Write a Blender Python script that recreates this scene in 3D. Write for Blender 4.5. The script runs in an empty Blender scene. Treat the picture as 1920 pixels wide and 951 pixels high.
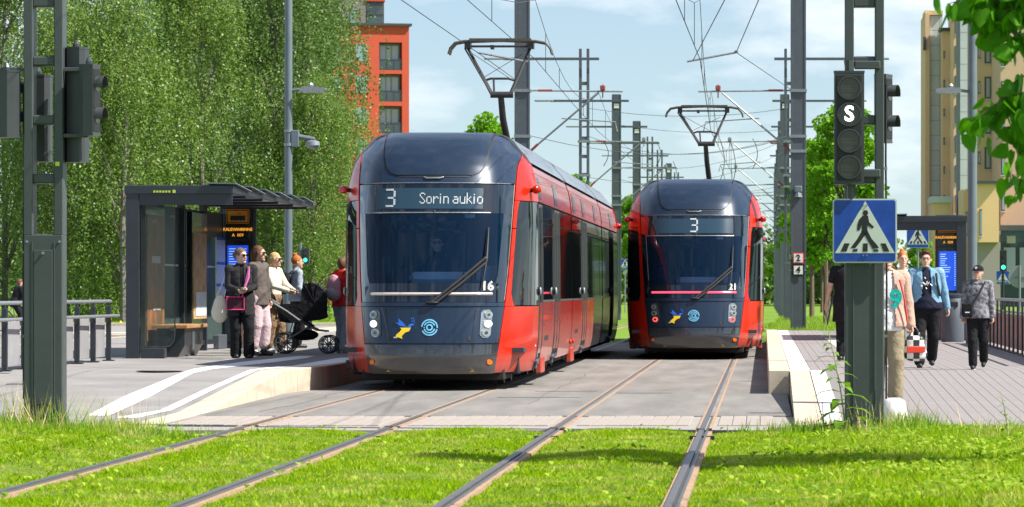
import bpy, math, random
import numpy as np
from mathutils import Vector, Matrix
random.seed(7); RNG = np.random.default_rng(7)
sc = bpy.context.scene; COL = sc.collection
R = math.radians; PI = math.pi
# ---------------------------------------------------------------- camera
F = 8000.0; VX, VY, CH = 1432.0, 542.0, 1.35     # focal length in photo pixels, vanishing point of the rails, eye height
cd = bpy.data.cameras.new('camera'); cam = bpy.data.objects.new('camera', cd); COL.objects.link(cam)
cam.location = (0, 0, CH); cam.rotation_euler = (R(90), 0, 0)
cd.sensor_width = 36; cd.lens = F / 1920 * 36
cd.shift_x = (960 - VX) / 1920; cd.shift_y = (VY - 475.5) / 1920
cd.clip_start = 0.5; cd.clip_end = 9000
cd.dof.use_dof = True; cd.dof.focus_distance = 60; cd.dof.aperture_fstop = 10
sc.camera = cam
# ---------------------------------------------------------------- sky and sun
SUN_EL, SUN_AZ = 50.0, 104.0      # azimuth clockwise from +Y (the line of the rails)
w = bpy.data.worlds.new('World'); sc.world = w; w.use_nodes = True
nt = w.node_tree; nt.nodes.clear()
def N(nt, t, **k):
    n = nt.nodes.new(t)
    for a, b in k.items():
        if a in n.inputs: n.inputs[a].default_value = b
        else: setattr(n, a, b)
    return n
sky = N(nt, 'ShaderNodeTexSky', sky_type='NISHITA'); sky.sun_disc = False
sky.sun_elevation = R(SUN_EL); sky.sun_rotation = R(SUN_AZ); sky.air_density = 1.0; sky.dust_density = 0.8; sky.ozone_density = 1.0; sky.altitude = 100
tc = N(nt, 'ShaderNodeTexCoord'); mp = N(nt, 'ShaderNodeMapping'); mp.inputs['Scale'].default_value = (9, 9, 26)
cn = N(nt, 'ShaderNodeTexNoise', Scale=1.5, Detail=7.0, Roughness=0.56)
cr = N(nt, 'ShaderNodeMapRange'); cr.inputs['From Min'].default_value = 0.47; cr.inputs['From Max'].default_value = 0.72
cr.inputs['To Max'].default_value = 0.8
mx = N(nt, 'ShaderNodeMix', data_type='RGBA'); mx.inputs['B'].default_value = (8.6, 8.7, 8.8, 1)
bg = N(nt, 'ShaderNodeBackground', Strength=0.085); wo = N(nt, 'ShaderNodeOutputWorld')
L = nt.links.new
L(tc.outputs['Generated'], mp.inputs['Vector']); L(mp.outputs['Vector'], cn.inputs['Vector'])
L(cn.outputs['Fac'], cr.inputs['Value']); L(cr.outputs['Result'], mx.inputs['Factor'])
sm_ = N(nt, 'ShaderNodeVectorMath', operation='ADD'); sm_.inputs[1].default_value = (0, 0, 0.055); L(tc.outputs['Generated'], sm_.inputs[0]); L(sm_.outputs['Vector'], sky.inputs['Vector'])
L(sky.outputs['Color'], mx.inputs['A']); L(mx.outputs['Result'], bg.inputs['Color']); L(bg.outputs['Background'], wo.inputs['Surface'])
sd = bpy.data.lights.new('sun', 'SUN'); sun = bpy.data.objects.new('sun', sd); COL.objects.link(sun)
sd.energy = 5.0; sd.angle = R(0.53); sd.color = (1.0, 0.955, 0.88)
az, el = R(SUN_AZ), R(SUN_EL)
sdir = Vector((math.sin(az) * math.cos(el), math.cos(az) * math.cos(el), math.sin(el)))
sun.rotation_euler = sdir.to_track_quat('Z', 'Y').to_euler(); sun.location = (30, -10, 60)
sc.view_settings.view_transform = 'Standard'; sc.view_settings.look = 'None'
sc.view_settings.exposure = 0.90; sc.view_settings.gamma = 1.0
sc.render.engine = 'CYCLES'; sc.cycles.max_bounces = 6; sc.cycles.transparent_max_bounces = 12
# ---------------------------------------------------------------- helpers
def px(x, y, Y): return Vector(((x - VX) * Y / F, Y, CH + (VY - y) * Y / F))
def gx(x, Y): return (x - VX) * Y / F
def gz(y, Y): return CH + (VY - y) * Y / F
def gY(y, z=0.0): return F * (CH - z) / (y - VY)
class MB:
    def __init__(s): s.v = []; s.f = []; s.m = []; s.cm = 0
    def add(s, vs, fs):
        o = len(s.v); s.v += [tuple(v) for v in vs]; s.f += [tuple(i + o for i in f) for f in fs]; s.m += [s.cm] * len(fs); return s
    def box(s, x0, x1, y0, y1, z0, z1, bev=0.0):
        if bev > 0:
            b = bev; pts = []; 
            for z, i in ((z0, b), (z0 + b, 0), (z1 - b, 0), (z1, b)):
                for (x, y) in ((x0+b, y0+i), (x1-b, y0+i), (x1-i, y0+b), (x1-i, y1-b), (x1-b, y1-i), (x0+b, y1-i), (x0+i, y1-b), (x0+i, y0+b)):
                    pts.append((x, y, z))
            fs = [tuple(range(7, -1, -1)), tuple(range(24, 32))]
            for k in range(3):
                for j in range(8): fs.append((k*8+j, k*8+(j+1) % 8, k*8+8+(j+1) % 8, k*8+8+j))
            return s.add(pts, fs)
        return s.add([(x0,y0,z0),(x1,y0,z0),(x1,y1,z0),(x0,y1,z0),(x0,y0,z1),(x1,y0,z1),(x1,y1,z1),(x0,y1,z1)],
                     [(3,2,1,0),(4,5,6,7),(0,1,5,4),(1,2,6,5),(2,3,7,6),(3,0,4,7)])
    def tube(s, pts, r, n=8, r2=None, cap=True):
        pts = [Vector(p) for p in pts]; K = len(pts); vs = []; prev = None
        for i, p in enumerate(pts):
            d = (pts[min(i+1, K-1)] - pts[max(i-1, 0)])
            d = d.normalized() if d.length > 1e-9 else Vector((0,0,1))
            if prev is None:
                u = d.cross(Vector((0,0,1)) if abs(d.z) < 0.9 else Vector((1,0,0))).normalized()
            else:
                u = (prev - d * prev.dot(d)).normalized()
            prev = u; q = d.cross(u)
            rr = (r[i] if isinstance(r, (list, tuple)) else (r if r2 is None else r + (r2 - r) * i / (K - 1)))
            for k in range(n):
                a = 2*PI*k/n; vs.append(p + u*math.cos(a)*rr + q*math.sin(a)*rr)
        fs = []
        for i in range(K-1):
            for k in range(n): fs.append((i*n+k, i*n+(k+1) % n, (i+1)*n+(k+1) % n, (i+1)*n+k))
        if cap: fs.append(tuple(range(n-1, -1, -1))); fs.append(tuple((K-1)*n+k for k in range(n)))
        return s.add(vs, fs)
    def prism(s, poly, axis, a0, a1):
        """polygon in the plane across 'axis', extruded from a0 to a1; poly given as (u,v) = (x,z) for y, (x,y) for z, (y,z) for x"""
        n = len(poly)
        def P(u, v, a): return (u, a, v) if axis == 'y' else ((u, v, a) if axis == 'z' else (a, u, v))
        vs = [P(u, v, a0) for u, v in poly] + [P(u, v, a1) for u, v in poly]
        fs = [tuple(range(n)), tuple(range(2*n-1, n-1, -1))] + [(i, i+n, (i+1) % n + n, (i+1) % n) for i in range(n)]
        return s.add(vs, fs)
    def disc(s, c, r, axis='y', th=0.01, n=24, rz=None):
        poly = [(c[0 if axis != 'x' else 1] + math.cos(2*PI*i/n)*r, (c[2] if axis != 'z' else c[1]) + math.sin(2*PI*i/n)*(rz or r)) for i in range(n)]
        a = c[1] if axis == 'y' else (c[2] if axis == 'z' else c[0])
        return s.prism(poly, axis, a, a + th)
    def lathe(s, prof, c=(0,0,0), n=16):
        vs = []; fs = []; K = len(prof)
        for r, z in prof:
            for k in range(n): vs.append((c[0]+r*math.cos(2*PI*k/n), c[1]+r*math.sin(2*PI*k/n), c[2]+z))
        for i in range(K-1):
            for k in range(n): fs.append((i*n+k, i*n+(k+1) % n, (i+1)*n+(k+1) % n, (i+1)*n+k))
        fs.append(tuple(range(n-1,-1,-1))); fs.append(tuple((K-1)*n+k for k in range(n)))
        return s.add(vs, fs)
    def grid(s, G):
        G = np.asarray(G); a, b = G.shape[:2]
        return s.add([tuple(map(float, p)) for p in G.reshape(-1, 3)], [(i*b+j, i*b+j+1, (i+1)*b+j+1, (i+1)*b+j) for i in range(a-1) for j in range(b-1)])
    def ell(s, c, r, n=12, m=8):
        G = [[(c[0]+r[0]*math.sin(PI*i/m)*math.cos(2*PI*j/n), c[1]+r[1]*math.sin(PI*i/m)*math.sin(2*PI*j/n), c[2]-r[2]*math.cos(PI*i/m)) for j in range(n+1)] for i in range(m+1)]
        return s.grid(G)
    def mesh(s, name, mats, smooth=False):
        me = bpy.data.meshes.new(name); me.from_pydata(s.v, [], s.f)
        for m in (mats if isinstance(mats, (list, tuple)) else [mats]): me.materials.append(m)
        if isinstance(mats, (list, tuple)): me.polygons.foreach_set('material_index', s.m)
        if smooth:
            me.polygons.foreach_set('use_smooth', [True]*len(me.polygons))
            try: me.set_sharp_from_angle(angle=R(smooth if smooth is not True else 42))
            except Exception: pass
        me.update(); return me
def link(name, me, parent=None, loc=None, rot=None):
    o = bpy.data.objects.new(name, me); COL.objects.link(o)
    if parent: o.parent = parent
    if loc is not None: o.location = loc
    if rot is not None: o.rotation_euler = rot
    return o
NOSPLIT = {'lens_lines', 'walking_figure', 'sign_bolt', 'symbol_border', 'tram_symbol', 'screen_lines', 'roof_sticker', 'shirt_print', 'rail_head', 'rail_jacket', 'glasses', 'spokes', 'swirl_emblem', 'bellows', 'frame', 'tactile_slab', 'guidance_slab'}
def pieces(mb):
    """split a builder into its spatially separate pieces"""
    n = len(mb.v); par = list(range(n))
    def find(i):
        while par[i] != i: par[i] = par[par[i]]; i = par[i]
        return i
    for f in mb.f:
        a = find(f[0])
        for j in f[1:]:
            b = find(j)
            if a != b: par[b] = a
    grp = {}
    for i in range(n): grp.setdefault(find(i), []).append(i)
    bb = []
    for k, ids in grp.items():
        p = [mb.v[i] for i in ids]; bb.append([[min(q[c] for q in p)-.004 for c in range(3)], [max(q[c] for q in p)+.004 for c in range(3)], {k}])
    ch = True
    while ch and len(bb) > 1:
        ch = False
        for i in range(len(bb)):
            for j in range(i+1, len(bb)):
                A, B = bb[i], bb[j]
                if all(A[0][c] <= B[1][c] and B[0][c] <= A[1][c] for c in range(3)):
                    bb[i] = [[min(A[0][c], B[0][c]) for c in range(3)], [max(A[1][c], B[1][c]) for c in range(3)], A[2] | B[2]]; bb.pop(j); ch = True; break
            if ch: break
    if len(bb) < 2 or len(bb) > 14: return [mb]
    out = []
    for _, _, ks in bb:
        m2 = MB(); ids = [i for i in range(n) if find(i) in ks]; mp_ = {a: b for b, a in enumerate(ids)}; m2.v = [mb.v[i] for i in ids]
        for f, mi in zip(mb.f, mb.m):
            if f[0] in mp_: m2.f.append(tuple(mp_[i] for i in f)); m2.m.append(mi)
        out.append(m2)
    return out
def part(name, mb, m, parent, smooth=False, label=None, loc=None, rot=None):
    if parent is not None and name not in NOSPLIT and len(mb.v) < 3000:
        ps = pieces(mb)
        if len(ps) > 1:
            return [part_one(name, q, m, parent, smooth, label, loc, rot) for q in ps][0]
    return part_one(name, mb, m, parent, smooth, label, loc, rot)
def part_one(name, mb, m, parent, smooth=False, label=None, loc=None, rot=None):
    o = link(name, mb.mesh(name, m, smooth), parent, loc, rot)
    if label: o['label'] = label
    return o
def tag(o, label=None, cat=None, group=None, kind=None):
    if label: o['label'] = label
    if cat: o['category'] = cat
    if group: o['group'] = group
    if kind: o['kind'] = kind
    return o
def thing(name, loc, label, cat, group=None, rz=0):
    o = bpy.data.objects.new(name, None); COL.objects.link(o); o.location = loc; o.rotation_euler = (0, 0, rz); o.empty_display_size = 0.2
    return tag(o, label, cat, group)
def copy_tree(o, parent=None):
    kids = [c for c in COL.objects if c.parent == o] if False else list(o.children)
    c = o.copy(); COL.objects.link(c)
    if parent: c.parent = parent
    for k in kids: copy_tree(k, c)
    return c
def npmesh(name, V, Fc, m, smooth=False, attr=None):
    """V (n,3) float array, Fc (k,3|4) int array"""
    me = bpy.data.meshes.new(name); n, k = len(V), Fc.shape[1]
    me.vertices.add(n); me.vertices.foreach_set('co', np.asarray(V, np.float32).ravel())
    me.loops.add(len(Fc)*k); me.loops.foreach_set('vertex_index', np.asarray(Fc, np.int32).ravel())
    me.polygons.add(len(Fc)); me.polygons.foreach_set('loop_start', np.arange(0, len(Fc)*k, k, dtype=np.int32))
    try: me.polygons.foreach_set('loop_total', np.full(len(Fc), k, np.int32))
    except Exception: pass
    if smooth: me.polygons.foreach_set('use_smooth', np.ones(len(Fc), bool))
    me.update(calc_edges=True); me.validate()
    for mm in (m if isinstance(m, (list, tuple)) else [m]): me.materials.append(mm)
    return me
# ---------------------------------------------------------------- materials
def mat(name, col, rough=0.6, metal=0.0, var=0.0, vs=6.0, bump=0.0, bs=40.0, spec=0.5, emit=None, es=0.0, coat=0.0, trans=None, col2=None, stretch=None, dirt=0.0):
    m = bpy.data.materials.new(name); m.use_nodes = True; nt = m.node_tree; b = nt.nodes['Principled BSDF']; L = nt.links.new
    c = tuple(col) + (1,); b.inputs['Base Color'].default_value = c; b.inputs['Roughness'].default_value = rough; b.inputs['Metallic'].default_value = metal
    b.inputs['Specular IOR Level'].default_value = spec
    if coat: b.inputs['Coat Weight'].default_value = coat; b.inputs['Coat Roughness'].default_value = 0.04
    if emit: b.inputs['Emission Color'].default_value = tuple(emit) + (1,); b.inputs['Emission Strength'].default_value = es
    if var or bump or col2 or dirt:
        tc = N(nt, 'ShaderNodeTexCoord'); mp = N(nt, 'ShaderNodeMapping'); L(tc.outputs['Object'], mp.inputs['Vector'])
        if stretch: mp.inputs['Scale'].default_value = stretch
    if var or col2:
        n = N(nt, 'ShaderNodeTexNoise', Scale=vs, Detail=6.0, Roughness=0.62); L(mp.outputs['Vector'], n.inputs['Vector'])
        r = N(nt, 'ShaderNodeMapRange'); r.inputs['From Min'].default_value = 0.3; r.inputs['From Max'].default_value = 0.7; L(n.outputs['Fac'], r.inputs['Value'])
        mx = N(nt, 'ShaderNodeMix', data_type='RGBA'); L(r.outputs['Result'], mx.inputs['Factor'])
        if col2: mx.inputs['A'].default_value = c; mx.inputs['B'].default_value = tuple(col2) + (1,)
        else:
            mx.inputs['A'].default_value = tuple(x*(1-var) for x in col) + (1,); mx.inputs['B'].default_value = tuple(min(1, x*(1+var)) for x in col) + (1,)
        L(mx.outputs['Result'], b.inputs['Base Color'])
        rr = N(nt, 'ShaderNodeMapRange'); rr.inputs['To Min'].default_value = max(0.02, rough*0.85); rr.inputs['To Max'].default_value = min(1, rough*1.15)
        L(n.outputs['Fac'], rr.inputs['Value']); L(rr.outputs['Result'], b.inputs['Roughness'])
    if bump:
        n2 = N(nt, 'ShaderNodeTexNoise', Scale=bs, Detail=4.0); L(mp.outputs['Vector'], n2.inputs['Vector'])
        bp = N(nt, 'ShaderNodeBump', Strength=bump, Distance=0.02); L(n2.outputs['Fac'], bp.inputs['Height']); L(bp.outputs['Normal'], b.inputs['Normal'])
    return m
def leafmat(name, c1, c2, tr=0.35, c3=None, spec=0.12, rough=.5):
    m = bpy.data.materials.new(name); m.use_nodes = True; nt = m.node_tree; nt.nodes.clear(); L = nt.links.new
    g = N(nt, 'ShaderNodeNewGeometry'); rp = N(nt, 'ShaderNodeValToRGB'); e = rp.color_ramp.elements
    e[0].color = tuple(c1)+(1,); e[1].color = tuple(c2)+(1,)
    if c3: x = rp.color_ramp.elements.new(0.93); x.color = tuple(c2)+(1,); e[-1].color = tuple(c3)+(1,)
    L(g.outputs['Random Per Island'], rp.inputs['Fac'])
    d = N(nt, 'ShaderNodeBsdfPrincipled', Roughness=rough); d.inputs['Specular IOR Level'].default_value = spec; t = N(nt, 'ShaderNodeBsdfTranslucent')
    br = N(nt, 'ShaderNodeMixRGB', blend_type='MULTIPLY', Fac=1.0); br.inputs['Color2'].default_value = (1.5, 1.55, 0.7, 1)
    L(rp.outputs['Color'], d.inputs['Base Color']); L(rp.outputs['Color'], br.inputs['Color1']); L(br.outputs['Color'], t.inputs['Color'])
    mx = N(nt, 'ShaderNodeMixShader', Fac=tr); o = N(nt, 'ShaderNodeOutputMaterial')
    L(d.outputs['BSDF'], mx.inputs[1]); L(t.outputs['BSDF'], mx.inputs[2]); L(mx.outputs['Shader'], o.inputs['Surface'])
    return m
def glassmat(name, tint, opaque, col, rough=0.02, ior=1.5):
    """see-through pane: 'opaque' is the share of light stopped by tinted film and dirt"""
    m = bpy.data.materials.new(name); m.use_nodes = True; nt = m.node_tree; b = nt.nodes['Principled BSDF']; L = nt.links.new
    b.inputs['Base Color'].default_value = tuple(col)+(1,); b.inputs['Roughness'].default_value = rough; b.inputs['Specular IOR Level'].default_value = 0.8
    t = N(nt, 'ShaderNodeBsdfTransparent'); t.inputs['Color'].default_value = tuple(tint)+(1,)
    fr = N(nt, 'ShaderNodeFresnel', IOR=ior); ad = N(nt, 'ShaderNodeMath', operation='ADD', use_clamp=True); ad.inputs[1].default_value = opaque
    mx = N(nt, 'ShaderNodeMixShader'); L(fr.outputs['Fac'], ad.inputs[0]); L(ad.outputs['Value'], mx.inputs['Fac'])
    L(t.outputs['BSDF'], mx.inputs[1]); L(b.outputs['BSDF'], mx.inputs[2]); L(mx.outputs['Shader'], nt.nodes['Material Output'].inputs['Surface'])
    return m
M = {}
M['steel_grey'] = mat('grey_green_painted_steel', (0.052, 0.063, 0.064), 0.45, var=0.10, vs=5, bump=0.05, bs=60)
M['mast_grey'] = mat('mast_grey_paint', (0.075, 0.088, 0.105), 0.5, var=0.12, vs=3)
M['lamp_grey'] = mat('lamp_post_grey', (0.12, 0.155, 0.17), 0.45, var=0.10, vs=3)
M['galv'] = mat('galvanised_steel', (0.26, 0.28, 0.29), 0.45, 0.5, var=0.15, vs=20)
M['black'] = mat('matt_black', (0.012, 0.013, 0.015), 0.55, var=0.2)
M['blackgloss'] = mat('black_gloss', (0.01, 0.011, 0.014), 0.12, coat=0.5)
M['wire'] = mat('wire_dark', (0.05, 0.055, 0.055), 0.5)
M['white'] = mat('white_paint', (0.78, 0.78, 0.76), 0.5)
M['redins'] = mat('red_insulator', (0.28, 0.055, 0.045), 0.4)
M['blue'] = mat('sign_blue', (0.008, 0.055, 0.32), 0.35, var=0.22, vs=9)
M['signwhite'] = mat('sign_white', (0.50, 0.56, 0.50), 0.4, var=0.05)
M['signblack'] = mat('sign_black', (0.012, 0.012, 0.012), 0.5)
M['orange'] = mat('sign_orange', (0.85, 0.30, 0.01), 0.4)
M['darkframe'] = mat('shelter_dark_frame', (0.022, 0.028, 0.036), 0.32, var=0.12, vs=4)
M['wood'] = mat('bench_wood', (0.36, 0.19, 0.08), 0.55, var=0.25, vs=14, stretch=(1, 0.1, 1))
M['glassback'] = glassmat('back_wall_glass', (0.70, 0.80, 0.77), 0.05, (0.10, 0.13, 0.13), 0.3, 1.12)
M['glass'] = glassmat('clear_glass', (0.84, 0.90, 0.88), 0.03, (0.3, 0.36, 0.36))
M['asphalt'] = mat('asphalt', (0.20, 0.186, 0.168), 0.85, var=0.26, vs=1.6, bump=0.5, bs=160, stretch=(1.3, .16, 1), col2=None)
M['rail'] = mat('rail_steel', (0.15, 0.145, 0.14), 0.45, 0.5, var=0.15, vs=3)
M['rust'] = mat('rail_rust', (0.34, 0.22, 0.14), 0.85, var=0.3, vs=8)
M['kerb'] = mat('kerb_concrete', (0.50, 0.425, 0.32), 0.8, var=0.14, vs=4, bump=0.15, bs=60)
M['kerbside'] = mat('kerb_side_concrete', (0.50, 0.42, 0.30), 0.85, var=0.2, vs=3, bump=0.15, bs=60)
M['whitestone'] = mat('white_concrete', (0.70, 0.69, 0.66), 0.75, var=0.08, vs=5)
M['slab'] = mat('pink_slab', (0.32, 0.275, 0.24), 0.82, var=0.12, vs=3, bump=0.1, bs=90)
M['apron'] = mat('apron_concrete', (0.29, 0.265, 0.235), 0.85, var=0.12, vs=3, bump=0.1, bs=90)
def text_mesh(txt, size, bold=0.0, extrude=0.002, align='CENTER', m=None, name='lettering', space=1.0, xscale=1.0):
    c = bpy.data.curves.new('t', 'FONT'); c.body = txt; c.size = size; c.offset = bold; c.extrude = extrude; c.align_x = align; c.align_y = 'CENTER'
    c.space_character = space; c.resolution_u = 3
    o = bpy.data.objects.new('t', c); COL.objects.link(o)
    dg = bpy.context.evaluated_depsgraph_get(); me = bpy.data.meshes.new_from_object(o.evaluated_get(dg)); bpy.data.objects.remove(o)
    me.name = name; me.transform(Matrix.Diagonal((xscale, 1, 1, 1))); me.transform(Matrix.Rotation(R(90), 4, 'X')); me.materials.clear(); me.materials.append(m or M['white']); return me
def text(txt, size, loc, parent, m, bold=0.0, name='lettering', rz=0, xscale=1.0, rx=0, align='CENTER', space=1.0):
    return link(name, text_mesh(txt, size, bold, m=m, name=name, xscale=xscale, align=align, space=space), parent, loc, (rx, 0, rz))
# ================================================================ GROUND
def groundmat(name, c1, c2, c3, s1=0.6, s2=9.0, bump=0.4):
    m = mat(name, c1, 0.95, col2=c2, vs=s1, bump=bump, bs=60); nt = m.node_tree; b = nt.nodes['Principled BSDF']
    src = b.inputs['Base Color'].links[0].from_socket; tc = [n for n in nt.nodes if n.type == 'TEX_COORD'][0]
    n = N(nt, 'ShaderNodeTexNoise', Scale=s2, Detail=5.0); r = N(nt, 'ShaderNodeMapRange'); r.inputs['From Min'].default_value = 0.5; r.inputs['From Max'].default_value = 0.7
    mx = N(nt, 'ShaderNodeMix', data_type='RGBA'); mx.inputs['B'].default_value = tuple(c3)+(1,)
    nt.links.new(tc.outputs['Object'], n.inputs['Vector']); nt.links.new(n.outputs['Fac'], r.inputs['Value']); nt.links.new(r.outputs['Result'], mx.inputs['Factor'])
    nt.links.new(src, mx.inputs['A']); nt.links.new(mx.outputs['Result'], b.inputs['Base Color']); b.inputs['Specular IOR Level'].default_value = 0.1
    return m
M['turf'] = groundmat('turf_soil', (0.07, 0.13, 0.012), (0.12, 0.19, 0.02), (0.20, 0.19, 0.07))
M['meadow'] = groundmat('far_meadow', (0.10, 0.20, 0.02), (0.15, 0.26, 0.03), (0.24, 0.25, 0.05), 0.1, 1.2)
me = MB().box(-900, 900, -60, 5000, -1.0, -0.12); part('ground', me, M['meadow'], None)['kind'] = 'structure'
XL1, XR1, XL2, XR2 = -5.10, -3.665, -2.02, -0.585
RAILS = [XL1, XR1, XL2, XR2]
def lawn_z(X, Y):
    X = np.asarray(X, float); z = np.full(X.shape, -0.05)
    e = [-5.10, -3.665, -2.02, -0.585]
    for a, b in zip(e[:-1], e[1:]):
        k = (X > a) & (X < b); t = (X - a) / (b - a); z = np.where(k, -0.055 + 0.055*np.sin(PI*np.clip(t, 0, 1))**0.6, z)
    z = np.where(X <= e[0], -0.05 + 0.10*np.clip((e[0]-X)/2.4, 0, 1) + 0.02*np.sin(X*5), z)
    z = np.where(X >= e[3], -0.05 + 0.03*np.clip((X-e[3])/0.4, 0, 1) + 0.02*np.clip((X-0.2)/1.4, 0, 1), z)
    return z + 0.006*np.sin(Y*2.1 + X*3.3)
xs = np.unique(np.concatenate([np.arange(-14, 6, 0.12), np.array(RAILS)])); ys = np.arange(-6, 41.3, 0.4)
GX, GY = np.meshgrid(xs, ys); G = np.dstack([GX, GY, lawn_z(GX, GY)])
part('lawn', MB().grid(G), M['turf'], None, True)['kind'] = 'structure'
# ---- grass blades
def grass_mat(name, a, b, dry, dfac=0.55, tr=0.35):
    m = leafmat(name, a, b, tr); nt = m.node_tree; L = nt.links.new
    rp = [n for n in nt.nodes if n.type == 'VALTORGB'][0]
    tc = N(nt, 'ShaderNodeTexCoord'); n = N(nt, 'ShaderNodeTexNoise', Scale=1.6, Detail=8.0, Roughness=0.75); L(tc.outputs['Object'], n.inputs['Vector'])
    r = N(nt, 'ShaderNodeMapRange'); r.inputs['From Min'].default_value = 0.49; r.inputs['From Max'].default_value = 0.62; r.inputs['To Max'].default_value = dfac; L(n.outputs['Fac'], r.inputs['Value'])
    mx = N(nt, 'ShaderNodeMix', data_type='RGBA'); mx.inputs['B'].default_value = tuple(dry)+(1,)
    outs = [l.to_socket for l in rp.outputs['Color'].links]
    L(rp.outputs['Color'], mx.inputs['A']); L(r.outputs['Result'], mx.inputs['Factor'])
    for s in outs: L(mx.outputs['Result'], s)
    for q in nt.nodes:
        if q.type == 'BSDF_PRINCIPLED': q.inputs['Specular IOR Level'].default_value = 0.04; q.inputs['Roughness'].default_value = 0.7
    return m
M['blade'] = grass_mat('lawn_blades', (0.12, 0.25, 0.003), (0.32, 0.46, 0.004), (0.56, 0.50, 0.17), 0.75)
M['weedblade'] = grass_mat('tall_grass_blades', (0.11, 0.25, 0.015), (0.27, 0.42, 0.04), (0.50, 0.46, 0.18), 0.8)
M['dryblade'] = leafmat('dry_stalks', (0.45, 0.36, 0.18), (0.62, 0.52, 0.30), 0.25)
def blades(X, Y, Z, h, wd, lean):
    n = len(X); a = RNG.uniform(0, 2*PI, n); d = RNG.uniform(0, 2*PI, n); hh = h*RNG.uniform(0.5, 1.25, n); ln = lean*hh*RNG.uniform(0.2, 1.3, n)
    w2 = wd*0.5*RNG.uniform(0.6, 1.3, n)
    p0 = np.stack([X - np.cos(a)*w2, Y - np.sin(a)*w2, Z], 1); p1 = np.stack([X + np.cos(a)*w2, Y + np.sin(a)*w2, Z], 1)
    p2 = np.stack([X + np.cos(d)*ln, Y + np.sin(d)*ln, Z + hh], 1)
    V = np.stack([p0, p1, p2], 1).reshape(-1, 3); Fc = np.arange(3*n).reshape(-1, 3); return V, Fc
def join_vf(lst):
    o = 0; Vs = []; Fs = []
    for V, Fc in lst: Vs.append(V); Fs.append(Fc + o); o += len(V)
    return np.concatenate(Vs), np.concatenate(Fs)
n = 260000
Y = 41.05 - RNG.uniform(0, 1, n)*16.0; X = RNG.uniform(-8.2, 3.4, n); ok = np.ones(n, bool)
for r in RAILS: ok &= ~((X > r - 0.055) & (X < r + 0.105))
ok &= ~((X < -5.55) & (RNG.uniform(0, 1, n) < 0.2)); X, Y = X[ok], Y[ok]
hgt = np.where((X > 0.1), 0.042, 0.036) + np.where(X < -5.9, 0.045, 0)
hgt = hgt * (0.8 + 0.35*np.sin(X*2.7 + Y*1.3)*np.sin(Y*2.1 - X))
hgt = hgt + np.where(X > 0.5, RNG.uniform(0, 1, len(X))**4*0.06, 0)
V, Fc = blades(X, Y, lawn_z(X, Y) - 0.005, hgt, 0.013, 0.8)
tag(link('grass', npmesh('grass', V, Fc, M['blade'])), 'short bright green lawn between and beside the tram rails', 'grass', kind='stuff')
def cluster(cx, cy, sx, sy, n, h, zf=lawn_z, wd=0.014, lean=0.5):
    x = RNG.normal(cx, sx, n); y = RNG.normal(cy, sy, n); return blades(x, y, zf(x, y) - 0.01, h, wd, lean)
# clover, plantain and dandelion leaves among the blades
n = 9000; X = np.concatenate([RNG.normal(1.7, .8, n//2), RNG.uniform(-8.2, 2.5, n//4), RNG.normal(-6.9, .8, n//4)]); Y = 26.5 + RNG.uniform(0, 1, len(X))*14.3
ok = np.ones(len(X), bool)
for r in RAILS: ok &= ~((X > r - 0.07) & (X < r + 0.12))
X, Y = X[ok], Y[ok]; cl = (np.sin(X*4.1+Y*.9)+np.sin(Y*1.7-X*2.3)) > -.3; X, Y = X[cl], Y[cl]
a = RNG.uniform(0, 2*PI, len(X)); s = RNG.uniform(.03, .065, len(X)); z = lawn_z(X, Y)+RNG.uniform(.03, .06, len(X)); dx, dy = np.cos(a)*s, np.sin(a)*s
V = np.stack([np.stack([X, Y, z-.02], 1), np.stack([X+dx*.5-dy*.4, Y+dy*.5+dx*.4, z+.005], 1), np.stack([X+dx, Y+dy, z+.008], 1), np.stack([X+dx*.5+dy*.4, Y+dy*.5-dx*.4, z+.005], 1)], 1).reshape(-1, 3)
M['clover'] = leafmat('broad_leaf_weeds', (.12, .25, .01), (.34, .44, .05), .3)
tag(link('clover', npmesh('clover', V, np.arange(len(V)).reshape(-1, 4), M['clover'])), 'low broad leaved clover and plantain growing in the lawn', 'ground cover', kind='stuff')
# unkempt fringe round the two ladder poles
bl = [cluster(-7.0, 40.3, 0.8, 0.6, 2600, 0.12), cluster(-6.9, 40.45, 0.45, 0.12, 200, 0.34), cluster(-6.4, 40.0, 0.5, 0.7, 900, 0.09), cluster(0.95, 40.4, 0.5, 0.5, 1800, 0.10), cluster(0.5, 40.6, 0.22, 0.4, 500, 0.14),
      cluster(1.35, 40.6, 0.16, 0.3, 600, 0.19), cluster(2.3, 39.5, 0.5, 0.9, 2200, 0.06), cluster(2.45, 40.2, 0.2, 0.3, 350, 0.12), cluster(1.8, 36.5, 0.8, 2.0, 2600, 0.06), cluster(-7.6, 38, 0.8, 1.4, 2200, 0.07)]
V, Fc = join_vf(bl)
tag(link('tall_grass', npmesh('tall_grass', V, Fc, M['weedblade'])), 'longer unmown grass round the feet of the grey ladder poles', 'grass', kind='stuff')
bl = [cluster(-6.9, 40.35, 0.45, 0.2, 90, 0.40, wd=0.014, lean=0.5), cluster(-6.2, 40.4, 0.3, 0.3, 40, 0.34, wd=0.012, lean=0.5), cluster(0.9, 40.35, 0.4, 0.15, 90, 0.3, wd=0.012, lean=0.6), cluster(2.2, 39, 0.5, 1, 60, 0.25, wd=0.01)]
V, Fc = join_vf(bl)
tag(link('dry_grass', npmesh('dry_grass', V, Fc, M['dryblade'])), 'straw coloured dry stalks round the feet of the grey ladder poles', 'grass', kind='stuff')
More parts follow.
